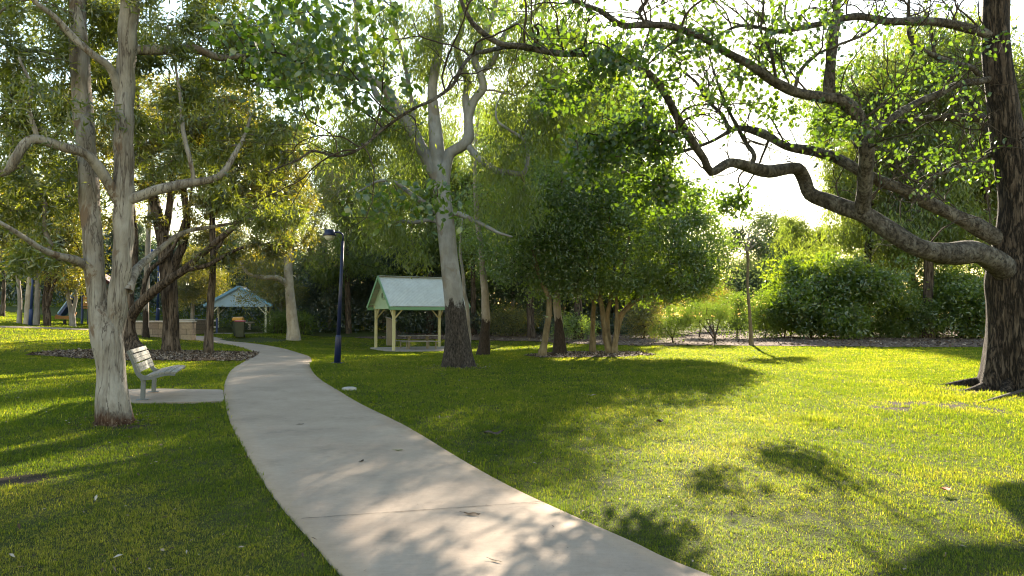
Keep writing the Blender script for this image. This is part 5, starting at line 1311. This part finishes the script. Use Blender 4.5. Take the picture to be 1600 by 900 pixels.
place('weep1', 1550, 47, 1.5, 3.0, 'weeping gum filling the space left of the massive trunk top', group=WG)
place('weep2', 545, 50, .84, 1.1, 'weeping gum high behind the navy lamp post', group=WG)
place('weep2', 1425, 57, 1.4, 2.6, 'weeping gum highest behind the middle of the spreading limbs', group=WG)
place('weep1', 672, 54, 1.25, 1.9, 'weeping gum seen between the two upright stems of the leaning gum', group=WG)
place('weep1', 1268, 62, .74, 2.2, 'airy weeping gum standing in the right side of the sky gap', group=WG)
FT = 'dark trees behind the lawn'
place('forest1', 515, 52, .62, .2, 'broad dark tree behind the navy lamp post', group=FT)
place('forest1', 600, 55, .66, 2.0, 'dark tree directly behind the green shelter roof', group=FT)
place('forest2', 560, 63, .72, 4.0, 'taller dark tree above the green shelter gable', group=FT)
place('forest1', 690, 56, .85, 3.3, 'dark tree behind the right end of the green shelter', group=FT)
place('forest2', 800, 58, .75, 1.0, 'dark tree behind the half-blackened gum', group=FT)
place('forest1', 880, 55, .72, 5.0, 'dark tree low behind the grove trunks', group=FT)
place('forest1', 960, 57, .66, 1.5, 'dark tree behind the many-stemmed tree', group=FT)
place('olive1', 1045, 58, .68, .6, 'olive tree behind the yellowish shrub', group=FT)
place('olive1', 1110, 62, .62, 3.7, 'olive tree behind the lime green shrub', group=FT)
place('forest1', 430, 60, .6, 4.4, 'dark tree behind the cream white gum', group=FT)
place('forest2', 350, 60, .52, 5.4, 'dark tree rising behind the blue shelter', group=FT)
place('forest1', 280, 58, .55, 1.2, 'dark tree behind the sandstone block', group=FT)
place('forest2', 190, 60, .5, 2.5, 'dark tree behind the twin-stemmed paperbark', group=FT)
place('forest1', 100, 62, .6, 3.6, 'dark tree behind the playground', group=FT)
place('forest2', 10, 64, .6, .8, 'dark tree at the far left edge', group=FT)
place('olive1', 440, 50, .62, 5.0, 'olive tree with a lit top behind the cream gum', group=FT)
place('olive1', 300, 48, .66, 2.2, 'olive tree with ragged crown above the sandstone wall', group=FT)
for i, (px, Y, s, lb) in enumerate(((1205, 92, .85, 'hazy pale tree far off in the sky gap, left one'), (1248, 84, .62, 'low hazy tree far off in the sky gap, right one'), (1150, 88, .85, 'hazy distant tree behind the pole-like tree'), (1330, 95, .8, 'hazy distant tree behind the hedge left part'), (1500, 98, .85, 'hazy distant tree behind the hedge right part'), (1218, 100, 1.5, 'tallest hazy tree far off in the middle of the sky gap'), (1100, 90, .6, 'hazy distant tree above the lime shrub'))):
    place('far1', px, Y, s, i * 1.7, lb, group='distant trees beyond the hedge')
# far left paperbarks among the lawn
def left_far():
    G_ = 'pale trunks at the far left'
    for i, (bp_, tr, lb, mat) in enumerate((
            ((29, 505), [(30, 506, 7), (31, 470, 6), (28, 430, 6), (30, 390, 5), (28, 330, 4), (34, 270, 3)], 'slim pale trunk left of the bright blue lamp post', M_GREYBARK),
            ((42, 507), [(41, 508, 8), (43, 480, 7.5), (46, 440, 8), (50, 400, 7), (46, 330, 5), (52, 260, 3)], 'pale trunk touching the left side of the bright blue lamp post', M_CREAMBARK),
            ((58, 508), [(57, 509, 9), (58, 470, 8), (59, 430, 7), (56, 380, 6), (62, 300, 4)], 'grey straight trunk just right of the bright blue lamp post', M_GREYBARK),
            ((74, 509), [(74, 510, 11), (73, 490, 10), (70, 470, 9), (75, 440, 8), (72, 400, 7), (80, 330, 4)], 'rough forking trunk second right of the blue lamp post', M_BROWNBARK),
            ((113, 510), [(114, 511, 9), (112, 490, 8), (107, 465, 6), (104, 445, 5), (98, 400, 4), (95, 350, 2)], 'small V-forked tree with an olive crown by the playground', M_GREYBARK),
            ((4, 494), [(4, 495, 7), (5, 470, 6), (6, 440, 5), (2, 390, 4), (5, 330, 2)], 'brown trunk at the extreme left edge', M_BROWNBARK))):
        b = base_px(*bp_, .3); D = b[1]
        t = Tree('paperbark_tree', lb, b, 80 + i, group=G_)
        t.limb([(x, y, D, w_) for x, y, w_ in tr], 'trunk', mat, 10, .06, .15, .1, step=.15)
        if i == 3: t.limb([(74, 478, D, 8), (82, 450, D, 5), (90, 425, D, 4), (96, 390, D, 2)], 'limb', mat, 8, .05)
        if i == 4: t.limb([(113, 490, D, 7), (118, 470, D, 5), (121, 448, D, 4), (128, 400, D, 2)], 'limb', mat, 8, .05)
        x0 = tr[-1][0]; el = [(x0, 330, D, 60, 70, 3, 45), (x0 + 20, 400, D, 35, 25, 2, 10)] if i != 4 else [(112, 420, D, 34, 26, 2, 40), (118, 440, D, 24, 12, 1.5, 14)]
        t.fill(el, .45, .1, .08); t.wood(M_TWIG, .008); t.crown(M_OLIVELEAF, 75, (.42, .42, .32), .2, .06, .45, .3)
left_far()

# hedge behind the blue shelter and the wood behind everything
def mass(name, label, cat, pts, mat, n, sig, L, Wd, seed, droop=.3, kind='stuff'):
    rg = np.random.default_rng(seed); V, Q, T, r = leaves(pts, rg, n, sig, L, Wd, droop)
    o = mesh_np(name, V, [Q], mat, {'rnd': r}, smooth=False); tag(o, label, cat, kind=kind); return o
rg = np.random.default_rng(303)
hx = rg.uniform(*[raydir(p, 500)[0] / raydir(p, 500)[1] * 47 for p in (418, 474)], 70); hy = 48 + rg.uniform(-.7, .7, 70); hz = hgt(hx, hy) + rg.uniform(.1, 1.5, 70)
hroot = empty('clipped_hedge', (hx.mean(), 48, float(hgt(hx.mean(), 48)))); tag(hroot, 'clipped green hedge on the bank right of the blue shelter', 'hedge')
V, Q, T, r = leaves(np.stack([hx, hy, hz], 1), rg, 120, (.35, .3, .18), .14, .06, .1)
mesh_np('foliage', V - np.array(hroot.location), [Q], M_LIMELEAF, {'rnd': r}, smooth=False, parent=hroot)
st_ = BM()
for i in range(14): st_.beam((hx[i] - hroot.location.x, hy[i] - 48, -.2), (hx[i] - hroot.location.x + .1, hy[i] - 48, .9), .05, .05)
st_.build('stem', M_TWIG, hroot)
# understorey and wood
px_ = rg.uniform(-150, 1010, 1700); Y_ = rg.uniform(57, 70, 1700); X_ = (px_ - 800) / F * Y_
Z_ = hgt(X_, Y_) + rg.uniform(0, 1, 1700) ** 1.1 * np.interp(px_, [-150, 400, 700, 1010], [5, 4.6, 5.5, 4])
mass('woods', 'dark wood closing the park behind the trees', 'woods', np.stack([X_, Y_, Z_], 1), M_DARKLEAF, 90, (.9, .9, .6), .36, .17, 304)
px_ = rg.uniform(-100, 1010, 420); Y_ = rg.uniform(50, 57, 420); X_ = (px_ - 800) / F * Y_
kp_ = (X_ > -14) | (rg.uniform(0, 1, 420) < .35); px_, Y_, X_ = px_[kp_], Y_[kp_], X_[kp_]
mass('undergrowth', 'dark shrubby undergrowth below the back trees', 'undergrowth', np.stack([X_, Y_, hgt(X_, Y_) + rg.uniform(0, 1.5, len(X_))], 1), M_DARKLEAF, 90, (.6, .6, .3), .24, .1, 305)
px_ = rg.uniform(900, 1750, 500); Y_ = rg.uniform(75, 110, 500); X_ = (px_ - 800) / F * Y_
mass('far_woods', 'pale distant tree line beyond the hedge', 'woods', np.stack([X_, Y_, rg.uniform(0, 1, 500) * np.interp(px_, [900, 1100, 1180, 1260, 1750], [7, 7, 8, 8, 6.5])], 1), M_HAZEDLEAF, 60, (1.2, 1.2, .7), .5, .2, 306)

grass()
